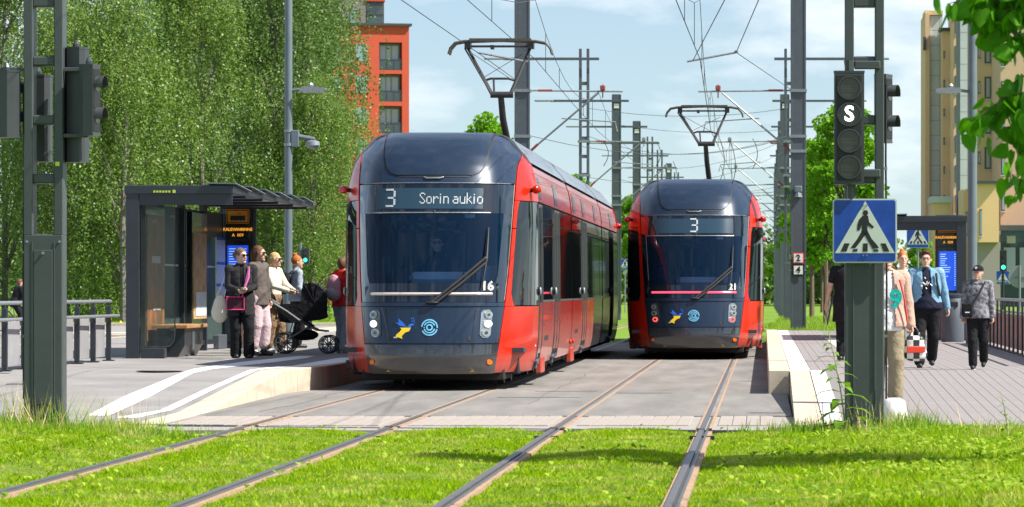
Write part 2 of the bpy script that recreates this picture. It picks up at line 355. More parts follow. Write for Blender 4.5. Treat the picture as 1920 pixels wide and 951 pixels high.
# ---- rails
def rail(x, idx):
    t = thing('rail', (x, 0, 0), ['left rail of the nearer tram\'s track, first rail from the left', 'right rail of the track of the tram numbered 16', 'left rail of the track of the tram numbered 21', 'rightmost steel rail, under the tram numbered 21'][idx], 'rail', 'tram rails')
    m = MB().box(-0.036, 0.014, -6, 330, -0.05, 0.002, 0.0); m.box(0.014, 0.036, -6, 330, -0.05, -0.022); m.box(0.036, 0.056, -6, 330, -0.05, -0.002)
    part('rail_head', m, M['rail'], t)
    part('rail_jacket', MB().box(0.056, 0.092, -6, 41.2, -0.06, -0.012).box(-0.062, -0.036, -6, 41.2, -0.06, -0.014).box(0.056, 0.085, 41.2, 330, -0.06, 0.0035).box(-0.06, -0.036, 41.2, 330, -0.06, 0.0035), M['rust'], t)
    k = MB().box(-0.10, 0.13, 39.3, 39.42, -0.06, -0.006); part('rail_tie', k, M['black'], t)
for i, x in enumerate(RAILS): rail(x, i)
# ---- concrete apron with slabs, asphalt bed
st = part('track_apron', MB().box(-6.25, 0.36, 41.15, 45.45, -0.30, -0.012), M['apron'], None); st['kind'] = 'structure'
sm = MB().box(0.004, 0.136, 0, 3.0, -0.1, 0.0, 0.004).mesh('paving_slab', M['slab'])
k = 0
for i in range(int(6.4/0.14)):
    x = -6.2 + i*0.14
    if any(x < r + 0.115 and x + 0.14 > r - 0.07 for r in RAILS): continue
    link('paving_slab', sm, st, (x, 42.4, RNG.uniform(-0.002, 0.001)))
part('track_bed', MB().box(-6.6, 0.30, 45.455, 108, -0.30, -0.001), M['asphalt'], None)['kind'] = 'structure'
M['patch'] = mat('darker_asphalt_patch', (0.13, 0.12, 0.115), 0.9, var=0.25, vs=5, bump=0.3, bs=120)
pm = MB()
for (xc_, Y0_, Y1_, w_) in ((-5.5, 47, 58, .03), (-2.8, 50, 75, .02)):   # sealed cracks and wheel-worn joints
    rr0 = random.Random(int(Y0_*10)); L_ = [(xc_+rr0.uniform(-.06, .06), Y0_+(Y1_-Y0_)*k/14) for k in range(15)]
    pm.add([(x-w_/2*rr0.uniform(.3, 1), y, .0012) for x, y in L_]+[(x+w_/2*rr0.uniform(.3, 1), y, .0012) for x, y in L_], [(i, i+15, i+16, i+1) for i in range(14)])
for (a, b, c, d) in ((-1.9, -1.2, 55.2, 55.5), (-3.3, -2.3, 53.0, 53.35), (-3.0, -2.2, 56.2, 56.4)):
    pts = [((a+b)/2 + math.cos(t*PI/8)*(b-a)/2*(1+0.15*math.sin(t*3)), (c+d)/2 + math.sin(t*PI/8)*(d-c)/2) for t in range(16)]
    pm.prism(pts, 'z', 0.0, 0.002)
part('asphalt_patches', pm, M['patch'], None)['kind'] = 'structure'
# ---- left platform
def zl(Y): return 0.3*min(1, max(0, (Y-46.4)/8.6))
def lhit(x, y, zf=zl):
    lo, hi = 20.0, 400.0          # the surface is met where the ray height equals it
    for _ in range(50):
        m_ = (lo+hi)/2
        if gz(y, m_) > zf(m_): lo = m_
        else: hi = m_
    return gx(x, lo), lo
M['platpave'] = mat('platform_asphalt_paving', (0.235, 0.222, 0.212), 0.85, var=0.2, vs=0.9, bump=0.3, bs=130)
KL = [(-6.0, 41.2), (-6.08, 46.4), (-6.19, 55.0), (-5.94, 58.4), (-5.94, 104)]
def kx(Y): return float(np.interp(Y, [p[1] for p in KL], [p[0] for p in KL]))
m = MB(); Ys = list(np.arange(41.2, 60, 0.4)) + list(np.arange(60, 105, 3))
for a, b in zip(Ys[:-1], Ys[1:]):
    for (x0, x1) in ((-14, None),):
        xa, xb = kx(a)-0.28, kx(b)-0.28; za, zb = zl(a), zl(b)
        m.add([(-14, a, za), (xa, a, za), (xb, b, zb), (-14, b, zb), (-14, a, -0.3), (xa, a, -0.3), (xb, b, -0.3), (-14, b, -0.3)], [(0,1,2,3), (1,5,6,2), (0,3,7,4)])
m.add([(-14, 41.2, 0), (-6.2, 41.2, 0), (-6.2, 41.2, -.3), (-14, 41.2, -.3)], [(0, 3, 2, 1)])
lp = part('left_platform', m, M['platpave'], None); lp['kind'] = 'structure'
Y = 41.3; 
while Y < 103:
    ln = 1.05 if Y < 62 else 2.1; a, b = Y+0.006, Y+ln-0.006; xa, xb, za, zb = kx(a), kx(b), zl(a)+0.004, zl(b)+0.004
    q = MB(); q.cm = 0
    q.add([(xa-0.30, a, za), (xa-0.006, a, za), (xb-0.006, b, zb), (xb-0.30, b, zb)], [(0,1,2,3)])
    q.add([(xa-0.006, a, za), (xb-0.006, b, zb), (xb, b, zb-0.012), (xa, a, za-0.012), (xb, b, -0.12), (xa, a, -0.12), (xa-0.3, a, -0.12), (xa-0.3, a, za)], [(0,3,2,1), (3,5,4,2), (0,7,6,5,3)])
    o = part('kerb_stone', q, [M['kerb']], lp); Y += ln
def striper(poly, zf, th, par, m_, name, hit=lhit):
    """poly: list of (left px, right px, y) rows, mapped on to the surface"""
    q = MB()
    for (l0, r0, y0), (l1, r1, y1) in zip(poly[:-1], poly[1:]):
        for s in range(4):
            t0, t1 = s/4, (s+1)/4
            rows = []
            for t in (t0, t1):
                y = y0+(y1-y0)*t; l = l0+(l1-l0)*t; r = r0+(r1-r0)*t
                a = hit(l, y, zf); b = hit(r, y, zf); rows.append((a[0], a[1], zf(a[1])+th)); rows.append((b[0], b[1], zf(b[1])+th))
            q.add([rows[0], rows[1], rows[3], rows[2]], [(0,1,2,3)])
    return part(name, q, m_, par)
M['stripe'] = mat('worn_white_road_paint', (0.78, 0.77, 0.75), 0.6, var=0.10, vs=10)
striper([(163, 205, 780), (232, 282, 744), (340, 362, 700), (362, 400, 692.5), (400, 452, 686.5), (455, 520, 679), (520, 575, 672), (560, 590, 668)], zl, 0.004, lp, M['stripe'], 'white_stripe')
striper([(215, 258, 784), (300, 322, 770), (385, 402, 730), (467, 483, 694.5), (500, 528, 690), (548, 585, 686.5), (585, 640, 680), (640, 700, 671)], zl, 0.0045, lp, M['stripe'], 'white_stripe')
# long shallow verge strip (kerb line far left) and the footway behind
m = MB()
m.box(-13.2, -9.9, 47, 62, zl(60), 0.306) if False else None
M['road'] = mat('footway_asphalt', (0.25, 0.235, 0.22), 0.85, var=0.10, vs=0.7, bump=0.2, bs=90)
part('road', MB().box(-60, -14.0, 41, 158, -0.3, -0.02).box(-14.0, -6.6, 104, 158, -0.3, -0.022), M['road'], None)['kind'] = 'structure'
kb = MB()
for i in range(26): kb.box(-14.18, -14.002, 50+i*4, 53.98+i*4, -0.1, 0.30 if i < 13 else 0.1, 0.01)
part('road_kerb', kb, M['kerb'], None)['kind'] = 'structure'
kb = MB()
for i in range(30): kb.box(-60+i*1.8, -58.22+i*1.8, 118, 118.5, -0.05, 0.10, 0.01)
for i in range(30): kb.box(-60+i*1.8, -58.22+i*1.8, 157.6, 158.1, -0.05, 0.10, 0.01)
part('footway_kerb', kb, M['kerb'], None)['kind'] = 'structure'
part('road_line', MB().box(-40, -15.5, 133, 134.6, -0.03, -0.014), M['stripe'], None)['kind'] = 'structure'
xm_, Ym_ = lhit(300, 697); part('manhole_cover', MB().disc((xm_, Ym_, 0.302), .30, 'z', .004, 24), mat('iron_cover', (.15, .14, .135), .7, var=.2), lp)
for (x_, y_) in ((-9.0, 52.0), (-8.2, 63.2)): part('drain_grate', MB().box(x_-.2, x_+.2, y_-.2, y_+.2, zl(y_)-.03, zl(y_)+.004), mat('iron_grate', (.13, .125, .12), .7), lp)
# ---- right platform
def zr(Y): return 0.3*min(1, max(0, (Y-41.4)/13.6))
M['paver'] = mat('grey_red_pavers', (0.235, 0.212, 0.205), 0.85, var=0.16, vs=9, bump=0.2, bs=120)
M['joint'] = mat('sand_joint', (0.19, 0.175, 0.165), 0.95)
m = MB(); Ys = list(np.arange(41.4, 55.01, 0.85)) + [108]
for a, b in zip(Ys[:-1], Ys[1:]):
    za, zb = zr(a)-0.006, zr(b)-0.006
    for x0, x1 in (((0.62, 9.0),) if a < 54.9 else ((0.34, 9.0),)):
        m.add([(x0, a, za), (x1, a, za), (x1, b, zb), (x0, b, zb), (x0, a, -0.3), (x0, b, -0.3)], [(0,1,2,3), (0,3,5,4)])
m.add([(0.06, 41.4, -0.006), (9, 41.4, -0.006), (9, 41.4, -.3), (0.06, 41.4, -.3)], [(0, 3, 2, 1)])
rp_ = part('right_platform', m, M['joint'], None); rp_['kind'] = 'structure'
# paver courses: each column of pavers running away from the camera is one piece
Lr = math.hypot(13.6, 0.3); ang = math.atan2(0.3, 13.6)
x = 0.93; i = 0; pw = 0.118
cm_r = MB().box(0.0018, pw-0.0018, 0, Lr, -0.05, 0.0, 0.0015).mesh('paver_course', M['paver'])
cm_f = MB().box(0.0018, pw-0.0018, 0, 52.9, -0.05, 0.0, 0.0015).mesh('paver_course', M['paver'])
while x < 5.3:
    o = link('paver_course', cm_r, rp_, (x, 41.4, RNG.uniform(-0.001, 0.0015)), (ang, 0, 0)); 
    if not (1.29 < x < 1.70): link('paver_course', cm_f, rp_, (x, 55.02, 0.3+RNG.uniform(-0.001, 0.0015)))
    x += pw
part('paver_field', MB().box(5.3, 9, 55, 108, 0.2, 0.30), M['paver'], rp_)
x = 0.62
for j in range(3): link('paver_course', cm_f, rp_, (0.61+j*pw, 55.02, 0.3))
# kerb: raised edge stones, end face, white tactile plates
Y = 55.0
while Y < 107:
    part('kerb_stone', MB().box(0.06, 0.338, Y+0.006, Y+2.594, -0.12, 0.306, 0.012), M['kerb'], rp_); Y += 2.6
for Y in np.arange(55.02, 107, 1.2):
    q = MB().box(0.345, 0.60, Y, Y+1.188, 0.25, 0.304)
    for k in range(5): q.box(0.362+k*0.048, 0.385+k*0.048, Y+0.01, Y+1.178, 0.304, 0.309)
    part('tactile_slab', q, M['whitestone'], rp_)
for Y in np.arange(57.5, 90, 1.2):
    q = MB().box(1.30, 1.69, Y, Y+1.188, 0.25, 0.305)
    for k in range(7): q.box(1.32+k*0.052, 1.345+k*0.052, Y+0.01, Y+1.178, 0.305, 0.310)
    part('guidance_slab', q, M['whitestone'], rp_)
for j in range(13):   # sloping kerb towards the lawn
    a, b = 41.4+j*1.0462, 41.4+(j+1)*1.0462-0.012; za, zb = zr(a)+0.006, zr(b)+0.006
    for (x0, x1, mm, nm, dz) in ((0.34-0.03*(13-j)/13, 0.585, M['kerb'], 'kerb_stone', 0), (0.60, 0.79, M['whitestone'], 'edge_slab', -0.003)):
        q = MB().add([(x0, a, za+dz), (x1, a, za+dz), (x1, b, zb+dz), (x0, b, zb+dz), (x0, a, -0.1), (x1, a, -0.1), (x0, b, -0.1), (x1, b, -0.1)], [(0,1,2,3), (0,4,5,1), (0,3,6,4), (1,5,7,2)])
        part(nm, q, mm, rp_)
part('edge_strip', MB().box(1.25, 6, 41.16, 41.36, -0.1, 0.012, 0.01), M['kerb'], rp_)
# ---- lawn strips between and beside the tracks beyond the platforms
part('track_lawn', MB().box(-30, 40, 108.01, 330, -0.2, -0.03), M['meadow'], None)['kind'] = 'structure'
n = 60000
Y = 108.3 + RNG.uniform(0, 1, n)**1.6*60; X = RNG.uniform(-1.0, 8, n); ok = (X > 0.2) | (RNG.uniform(0, 1, n) < 0.4)
ok &= ~((X > -2.9) & (X < 0.15) & (RNG.uniform(0, 1, n) < 0.8)); X, Y = X[ok], Y[ok]
V, Fc = blades(X, Y, np.full(len(X), -0.03), np.where(X > 0.5, 0.34, 0.10), 0.03, 0.5)
tag(link('tall_grass', npmesh('verge_grass', V, Fc, M['weedblade'])), 'overgrown verge beyond the far end of the right platform', 'grass', kind='stuff')
n = 90000
Y = RNG.uniform(158, 215, n); X = RNG.uniform(-45, -16, n)
V, Fc = blades(X, Y, np.full(n, -0.12), 0.22, 0.08, 0.6)
tag(link('meadow_grass', npmesh('meadow_grass', V, Fc, M['weedblade'])), 'sunlit lawn under the birches beyond the road', 'grass', kind='stuff')
V, Fc = blades(RNG.uniform(-36, -20, 240), RNG.uniform(160, 190, 240), np.full(240, 0.03), 0.10, 0.16, 0.4)
M['yellow'] = mat('yellow_flower', (0.85, 0.65, 0.02), 0.6)
tag(link('dandelions', npmesh('dandelions', V, Fc, M['yellow'])), 'yellow dandelions scattered on the lawn under the birches', 'flowers', kind='stuff')
# ---- weeds by the pole
def weed(x, y, h, label, nl=9, seed=0, stalk=None, cat='weed'):
    rr = random.Random(seed); z0 = float(lawn_z(np.array([x]), np.array([y]))[0])
    t = thing('weed_plant', (x, y, z0), label, cat)
    lean = rr.uniform(-0.25, 0.05)
    pts = [(lean*h*(s/6)**1.5, 0.02*math.sin(s), h*s/6) for s in range(7)]
    part('stem', MB().tube(pts, 0.009, 6, r2=0.003), stalk or M['weedgreen'], t)
    for i in range(nl):
        f = (i+0.7)/nl; zz = h*f*0.95; ln = (0.17*(1-f)+0.035)*h/0.6*rr.uniform(0.8, 1.2); a = i*2.4+rr.uniform(-.4, .4); bx = lean*h*f**1.5
        q = MB(); W = ln*0.28; d = Vector((math.cos(a), math.sin(a)*0.6, 0)); s = Vector((-d.y, d.x, 0)).normalized()
        P = [Vector((bx, 0, zz)) + d*ln*u + Vector((0, 0, ln*(0.5*u-0.75*u*u))) for u in (0, .3, .65, 1)]; ww = [0.15, 1, .7, 0]
        vs = []
        for p, k in zip(P, ww): vs += [p - s*W*k, p + Vector((0,0,-0.12*W*k)), p + s*W*k]
        fs = []
        for j in range(3): fs += [(j*3, j*3+1, j*3+4, j*3+3), (j*3+1, j*3+2, j*3+5, j*3+4)]
        part('leaf', q.add(vs, fs), M['weedleaf'], t)
    return t
M['weedgreen'] = mat('weed_stem', (0.30, 0.33, 0.10), 0.6); M['weedleaf'] = leafmat('weed_leaf', (0.10, 0.22, 0.02), (0.17, 0.32, 0.03), 0.3)
weed(gx(1585, 40.2), 40.2, 1.12, 'tall leafy weed leaning left at the left foot of the pole with the crossing sign', 26, 3)
weed(gx(1545, 40.3), 40.3, 0.35, 'low broad leaved dock plant just left of the tall weed', 12, 5)
weed(gx(1890, 39.5), 39.5, 0.4, 'bushy weed at the right edge of the lawn', 14, 8)
weed(gx(1360, 39.8)+1.4, 39.9, 0.28, 'short weed hugging the foot of the pole with the crossing sign', 10, 9)
# ================================================================ TRAMS
M['navy'] = mat('navy_tram_paint', (0.008, 0.022, 0.048), 0.34, 0.2, coat=0.35, spec=0.5)
M['navybump'] = mat('navy_bumper', (0.02, 0.026, 0.036), 0.18, 0.2, coat=1.0)
M['red'] = mat('red_tram_paint', (0.46, 0.016, 0.002), 0.25, 0.0, coat=0.08, spec=0.22)
M['redside'] = mat('red_tram_side_dusty', (0.42, 0.018, 0.006), 0.14, 0.0, coat=0.5, spec=.4, var=0.10, vs=3, stretch=(1, 3, 0.4))
M['screen'] = glassmat('windscreen_glass', (0.55, 0.70, 0.92), 0.22, (0.006, 0.035, 0.09))
M['screenband'] = mat('windscreen_black_band', (0.004, 0.009, 0.018), 0.05, coat=0.6)
M['display'] = mat('display_glass', (0.018, 0.045, 0.07), 0.2)
M['tglass'] = mat('tinted_side_glass', (0.008, 0.011, 0.011), 0.03, spec=.6)
M['seal'] = mat('rubber_seal', (0.01, 0.01, 0.012), 0.6)
M['roofskin'] = mat('roof_fairing', (0.20, 0.19, 0.21), 0.3, 0.3, coat=0.5, var=0.12, vs=2.5, stretch=(1, 3, 1))
M['cabglass'] = glassmat('cab_side_glass', (.35, .42, .42), .6, (.006, .009, .009))
M['cabglass'].node_tree.nodes['Principled BSDF'].inputs['Specular IOR Level'].default_value = .3
M['doorgrey'] = mat('door_frame_grey', (.045, .05, .05), .35, .3)
M['underf'] = mat('underframe', (0.012, 0.012, 0.012), 0.8)
M['cabgrey'] = mat('cab_trim_light', (0.70, 0.72, 0.73), 0.6); M['cabdark'] = mat('cab_dark', (0.03, 0.04, 0.05), 0.7)
M['dots'] = mat('display_pixels', (0.45, 0.48, 0.50), 0.6)
M['lampon'] = mat('headlight_lit', (0.9, 0.9, 0.85), 0.2, emit=(1, 0.98, 0.85), es=1.6)
M['lamplens'] = mat('headlight_lens', (0.22, 0.25, 0.24), 0.08, coat=1.0); M['lampcore'] = mat('headlight_core', (0.04, 0.05, 0.05), 0.15, coat=1)
M['lampring'] = mat('headlight_chrome', (0.5, 0.52, 0.52), 0.2, 0.9)
M['tailred'] = mat('tail_lamp_red', (0.7, 0.04, 0.03), 0.2, emit=(1, 0.06, 0.04), es=1.3)
M['amber'] = mat('amber_reflector', (0.9, 0.16, 0.01), 0.3); M['redlens'] = mat('red_camera_pod', (0.5, 0.01, 0.015), 0.12, coat=1)
M['birdblue'] = mat('emblem_blue', (0.015, 0.14, 0.60), 0.5); M['birdyel'] = mat('emblem_yellow', (0.9, 0.62, 0.02), 0.5); M['swirl'] = mat('emblem_light_blue', (0.16, 0.50, 0.72), 0.4)
M['pantog'] = mat('pantograph_dark', (0.035, 0.032, 0.032), 0.5, 0.3, var=0.2); M['carbon'] = mat('collector_carbon', (0.07, 0.06, 0.045), 0.6)
def dusty(m, dust, z0, z1, amt):
    """road dust thrown up on the lowest panels, patchy and fading with height"""
    nt = m.node_tree; b = nt.nodes['Principled BSDF']; lk = b.inputs['Base Color'].links; tc = N(nt, 'ShaderNodeTexCoord'); sx = N(nt, 'ShaderNodeSeparateXYZ'); L = nt.links.new
    L(tc.outputs['Object'], sx.inputs['Vector']); r = N(nt, 'ShaderNodeMapRange'); r.inputs['From Min'].default_value = z1; r.inputs['From Max'].default_value = z0; L(sx.outputs['Z'], r.inputs['Value'])
    n = N(nt, 'ShaderNodeTexNoise', Scale=4.0, Detail=7.0, Roughness=.7); L(tc.outputs['Object'], n.inputs['Vector']); q = N(nt, 'ShaderNodeMath', operation='MULTIPLY'); L(r.outputs['Result'], q.inputs[0]); L(n.outputs['Fac'], q.inputs[1])
    q2 = N(nt, 'ShaderNodeMath', operation='MULTIPLY', use_clamp=True); q2.inputs[1].default_value = amt*1.8; L(q.outputs['Value'], q2.inputs[0])
    mx = N(nt, 'ShaderNodeMix', data_type='RGBA'); mx.inputs['B'].default_value = tuple(dust)+(1,); L(q2.outputs['Value'], mx.inputs['Factor'])
    if lk: L(lk[0].from_socket, mx.inputs['A'])
    else: mx.inputs['A'].default_value = b.inputs['Base Color'].default_value
    L(mx.outputs['Result'], b.inputs['Base Color']); rg = N(nt, 'ShaderNodeMapRange'); rg.inputs['To Min'].default_value = .2; rg.inputs['To Max'].default_value = .8; L(q2.outputs['Value'], rg.inputs['Value']); L(rg.outputs['Result'], b.inputs['Roughness'])
dusty(M['redside'], (.42, .27, .22), .25, 1.0, .75); dusty(M['navybump'], (.16, .14, .12), .2, .6, .5); dusty(M['blackgloss'], (.14, .13, .11), .2, .9, .35); dusty(M['red'], (.40, .22, .17), .2, .55, .35)
def crom(P, n=6):
    P = [np.array(p, float) for p in P]; P = [2*P[0]-P[1]] + P + [2*P[-1]-P[-2]]; out = []
    for i in range(1, len(P)-2):
        for k in range(n):
            t = k/n; out.append(0.5*((2*P[i]) + (-P[i-1]+P[i+1])*t + (2*P[i-1]-5*P[i]+4*P[i+1]-P[i+2])*t*t + (-P[i-1]+3*P[i]-3*P[i+1]+P[i+2])*t**3))
    out.append(P[-2]); return np.array(out)
PLAN = crom([(0, 0), (.3, .03), (.6, .12), (.85, .35), (1.03, .80), (1.15, 1.22), (1.26, 1.72), (1.325, 2.3)], 8)
_d = np.concatenate([[0], np.cumsum(np.hypot(*np.diff(PLAN, axis=0).T))]); _d /= _d[-1]
SOFF = ([.20, .30, .45, .60, .80, 1.15, 1.7, 2.2, 2.76, 3.0, 3.15, 3.28, 3.38, 3.44, 3.48, 3.50], [.16, .05, .01, .03, .07, .15, .33, .50, .76, .92, 1.06, 1.24, 1.45, 1.68, 2.0, 2.4])
WID = ([.20, .30, .45, .70, 1.1, 2.2, 2.6, 2.8, 2.95, 3.08, 3.2, 3.3, 3.38, 3.44, 3.48, 3.50], [1.21, 1.255, 1.29, 1.315, 1.325, 1.32, 1.305, 1.285, 1.25, 1.205, 1.13, 1.04, .985, .91, .81, .66])
def Wz(z): return float(np.interp(z, *WID))
def S(a, z):
    """cab shell: a = -1..1 round the nose at height z"""
    s = 1 if a >= 0 else -1; q = abs(a); k = min(q, 1)
    x = np.interp(k, _d, PLAN[:, 0]); y = np.interp(k, _d, PLAN[:, 1]); so = float(np.interp(z, *SOFF))
    y = so + y*(2.3-so*0.8)/2.3 if z < 3.3 else so + y*max(0.2, (2.3-so*0.8)/2.3)
    return Vector((s*x*Wz(z)/1.325, y, z))
def aof(x, z):  # plan parameter where the shell has lateral offset x at height z
    lo, hi = 0.0, 1.0
    for _ in range(30):
        m = (lo+hi)/2
        if S(m, z).x < abs(x): lo = m
        else: hi = m
    return lo if x >= 0 else -lo
def Snorm(a, z):
    e = 1e-3; a1, a2 = max(-1, a-e), min(1, a+e)
    da = S(a2, z) - S(a1, z); dz = S(a, min(3.5, z+e*3)) - S(a, max(.2, z-e*3)); n = da.cross(dz); n.normalize()
    return n
def patch(z0, z1, aL, aR, off=0.0, nz=10, na=20, rim=0.03, mapf=None):
    """curved panel on the cab shell with its edge turned inwards; aL, aR functions of z"""
    G = []
    for i in range(nz+1):
        z = z0+(z1-z0)*i/nz; row = []; l, r = aL(z), aR(z)
        for j in range(na+1):
            a = l+(r-l)*j/na; row.append((S(a, z), Snorm(a, z)))
        G.append(row)
    m = MB(); m.grid([[p+n*off for p, n in row] for row in G])
    if rim:
        edge = [G[0][j] for j in range(na+1)] + [G[i][na] for i in range(1, nz+1)] + [G[nz][j] for j in range(na-1, -1, -1)] + [G[i][0] for i in range(nz-1, 0, -1)]
        n_ = len(edge); vs = [p+n*off for p, n in edge] + [p+n*(off-rim) for p, n in edge]
        m.add(vs, [(i, i+n_, (i+1) % n_+n_, (i+1) % n_) for i in range(n_)])
    return m
def polypatch(poly, off, rim=0.012):
    """flat-on emblem/lamp polygon (x,z) laid on the shell"""
    vs = []
    for x, z in poly: a = aof(x, z); vs.append((S(a, z), Snorm(a, z)))
    n_ = len(vs); V = [p+n*off for p, n in vs] + [p+n*(off-rim) for p, n in vs]
    return MB().add(V, [tuple(range(n_))] + [(i, i+n_, (i+1) % n_+n_, (i+1) % n_) for i in range(n_)])
def circ(cx, cz, r, n=20, rz=None): return [(cx+r*math.cos(2*PI*i/n), cz+(rz or r)*math.sin(2*PI*i/n)) for i in range(n)]
def shellpt(x, z, off=0.0): a = aof(x, z); return S(a, z) + Snorm(a, z)*off
FONT = {'3': ['11110','00001','00001','00001','01110','00001','00001','00001','11110'], 'S': ['01110','10001','10000','01000','00100','00010','00001','10001','01110'], 'o': ['','','','01110','10001','10001','10001','10001','01110'],
 'r': ['','','','10110','11001','10000','10000','10000','10000'], 'i': ['00','10','00','10','10','10','10','10','10'], 'n': ['','','','11110','10001','10001','10001','10001','10001'],
 'a': ['','','','01110','00001','01111','10001','10001','01111'], 'u': ['','','','10001','10001','10001','10001','10001','01111'], 'k': ['10000','10000','10000','10010','10100','11000','10100','10010','10001'], ' ': ['00']*9}
def face_edge(z): return float(np.interp(z, [.2, .6, 1.15, 1.6, 2.2, 2.76, 3.2, 3.5], [.815, .885, .955, .995, 1.03, 1.055, 1.07, 0.98]))
def tram(loc, rz, label, number, dest, bar, lamps, front=True):
    t = thing('tram', loc, label, 'tram', 'red and navy low floor trams', rz)
    fe = lambda z: min(aof(min(face_edge(z), Wz(z)*0.985), z) + (1.0*max(0, z-3.0)**1.6), 0.97)
    # --- body core kept inside the panels
    LEN = 37.6
    core = MB()
    for (y0, y1) in ((2.35, 12.7), (13.15, 26.0), (26.45, LEN-2.35)):
        ring = [(-Wz(z)+.035, z) for z in (.32, .7, 1.1, 2.2, 2.8, 3.08, 3.3, 3.42, 3.46)] ; ring = ring + [(-x, z) for x, z in reversed(ring)]
        core.prism(ring, 'y', y0, y1)
    part('body_core', core, M['seal'], t)
    # --- articulation bellows
    for y in (12.7, 26.0):
        ring = [(-Wz(z)+.07, z) for z in (.34, .7, 1.1, 2.2, 2.8, 3.08, 3.3, 3.40)]; ring = ring + [(-x, z) for x, z in reversed(ring)]
        b = MB()
        for k in range(5): b.prism(ring, 'y', y+0.01+k*0.09, y+0.07+k*0.09)
        part('bellows', b, M['seal'], t)
    # --- roof skins and side panels
    def roof_skin(y0, y1):
        zs = [3.09, 3.14, 3.2, 3.26, 3.32, 3.38, 3.43, 3.46, 3.485, 3.5]; pr = [(Wz(z)+(.012 if z < 3.2 else .004), z) for z in zs] 
        pts = pr + [(-x, z) for x, z in reversed(pr)]
        q = MB(); q.grid([[(x, y, z) for x, z in pts] for y in (y0, y1)]); q.grid([[(x, y, z) for x, z in pts] + [] for y in (y0,)] + [[(x*0.96, y0, z-0.04) for x, z in pts]])
        part('roof_fairing', q, M['roofskin'], t, True)
    segs = ((2.35, 12.72), (13.13, 26.02), (26.43, LEN-2.35))
    for a, b in segs: roof_skin(a, b)
    for y in (8.9, 17.5, 21.6, 31.0):   # joints across the roof fairings
        q = MB(); zs = [3.1, 3.2, 3.3, 3.38, 3.44, 3.48, 3.503]; pts = [(Wz(z)+.016, z+.004) for z in zs]; pts += [(-x, z) for x, z in reversed(pts)]
        q.grid([[(x, yy, z) for x, z in pts] for yy in (y, y+0.05)]); part('roof_joint', q, M['seal'], t)
    q = MB().box(-.62, .62, 10.2, 12.4, 3.46, 3.62, .04).box(-.7, .7, 14, 17, 3.46, 3.60, .05).box(-.7, .7, 18.2, 21.2, 3.46, 3.60, .05).box(-.7, .7, 28, 32, 3.46, 3.60, .05)
    part('roof_equipment', q, M['roofskin'], t)
    def sidepanel(y0, y1, z0, z1, off, name, m_, sides=(1, -1), nz=6, smooth=True):
        for s in sides:
            zs = np.linspace(z0, z1, nz+1); q = MB()
            pts = [(s*(Wz(z)+off), z) for z in zs]
            q.grid([[(x, y, z) for x, z in pts] for y in ((y0, y1) if s > 0 else (y1, y0))])
            e = [(pts[0][0], y0, pts[0][1]), (pts[-1][0], y0, pts[-1][1])]
            q.add([(x, y0, z) for x, z in pts] + [(x-s*.03, y0, z) for x, z in pts], [(i, i+1, i+nz+2, i+nz+1) for i in range(nz)])
            q.add([(x, y1, z) for x, z in pts] + [(x-s*.03, y1, z) for x, z in pts], [(i+1, i, i+nz+1, i+nz+2) for i in range(nz)])
            for k in (0, -1):
                x, z = pts[k]; q.add([(x, y0, z), (x, y1, z), (x-s*.03, y1, z), (x-s*.03, y0, z)], [(0,1,2,3)])
            part(name, q, m_, t, smooth)
    doors = [(2.42, 3.42), (6.9, 8.5), (17.0, 18.6), (30.5, 32.1)]
    def spans(y0, y1):
        out = []; y = y0
        for a, b in doors:
            if a >= y0 and b <= y1+.1: 
                if a-y > .15: out.append((y, a-.02))
                y = b+.02
        if y1-y > .15: out.append((y, y1))
        return out
    for (y0, y1) in segs:
        for a, b in spans(y0, y1):
            black = a > 21.9
            cuts = [a] + ([21.9] if a < 21.9 < b else []) + [b]
            for c, d in zip(cuts[:-1], cuts[1:]):
                sidepanel(c+.01, d-.01, .30, 1.17, .0, 'side_panel', M['redside'] if d <= 22 else M['blackgloss'])
            n = max(1, round((b-a)/1.25)); st = (b-a)/n
            for k in range(n): sidepanel(a+k*st+.02, a+(k+1)*st-.02, 1.20, 2.28, -.006, 'window', M['tglass'], nz=2); sidepanel(a+k*st+.02, a+(k+1)*st-.02, 2.30, 2.53, -.006, 'window_vent', M['tglass'], nz=1)
            sidepanel(a, b, 1.165, 1.195, .004, 'window_trim', M['lampring'], nz=1)
        n = max(2, round((y1-y0)/1.3)); st = (y1-y0)/n
        for k in range(n): sidepanel(y0+k*st+.008, y0+(k+1)*st-.008, 2.56, 2.95, .0, 'cantrail_panel', M['redside'], nz=4)
        sidepanel(y0, y1, 2.96, 3.045, -.006, 'gutter_panel', M['redside'], nz=2)
        sidepanel(y0+.02, y1-.02, 3.05, 3.085, -.03, 'gutter', M['seal'], nz=1)
    for y in (2.45, 7.3, 13.6, 17.3, 22.5, 30.8): sidepanel(y, y+.9, 2.60, 2.90, .006, 'door_lamp_panel', M['blackgloss'], nz=2)
    for a, b in doors:
        m2 = (a+b)/2
        for c, d in (((a, b),) if b-a < 1.2 else ((a, m2), (m2, b))):
            sidepanel(c+.03, d-.03, .40, 2.50, -.004, 'door_glass', M['tglass'], nz=8)
            for s in (1, -1):
                q = MB()
                for yy in (c+.01, d-.07):
                    q.tube([(s*(Wz(z)-.006), yy+.03, z) for z in (.34, .6, 1.0, 1.8, 2.52)], .026, 6)
                q.tube([(s*(Wz(2.5)-.006), c+.03, 2.5), (s*(Wz(2.5)-.006), d-.03, 2.5)], .025, 6).tube([(s*(Wz(.36)-.006), c+.03, .36), (s*(Wz(.36)-.006), d-.03, .36)], .03, 6)
                part('door_frame', q, M['doorgrey'], t, True)
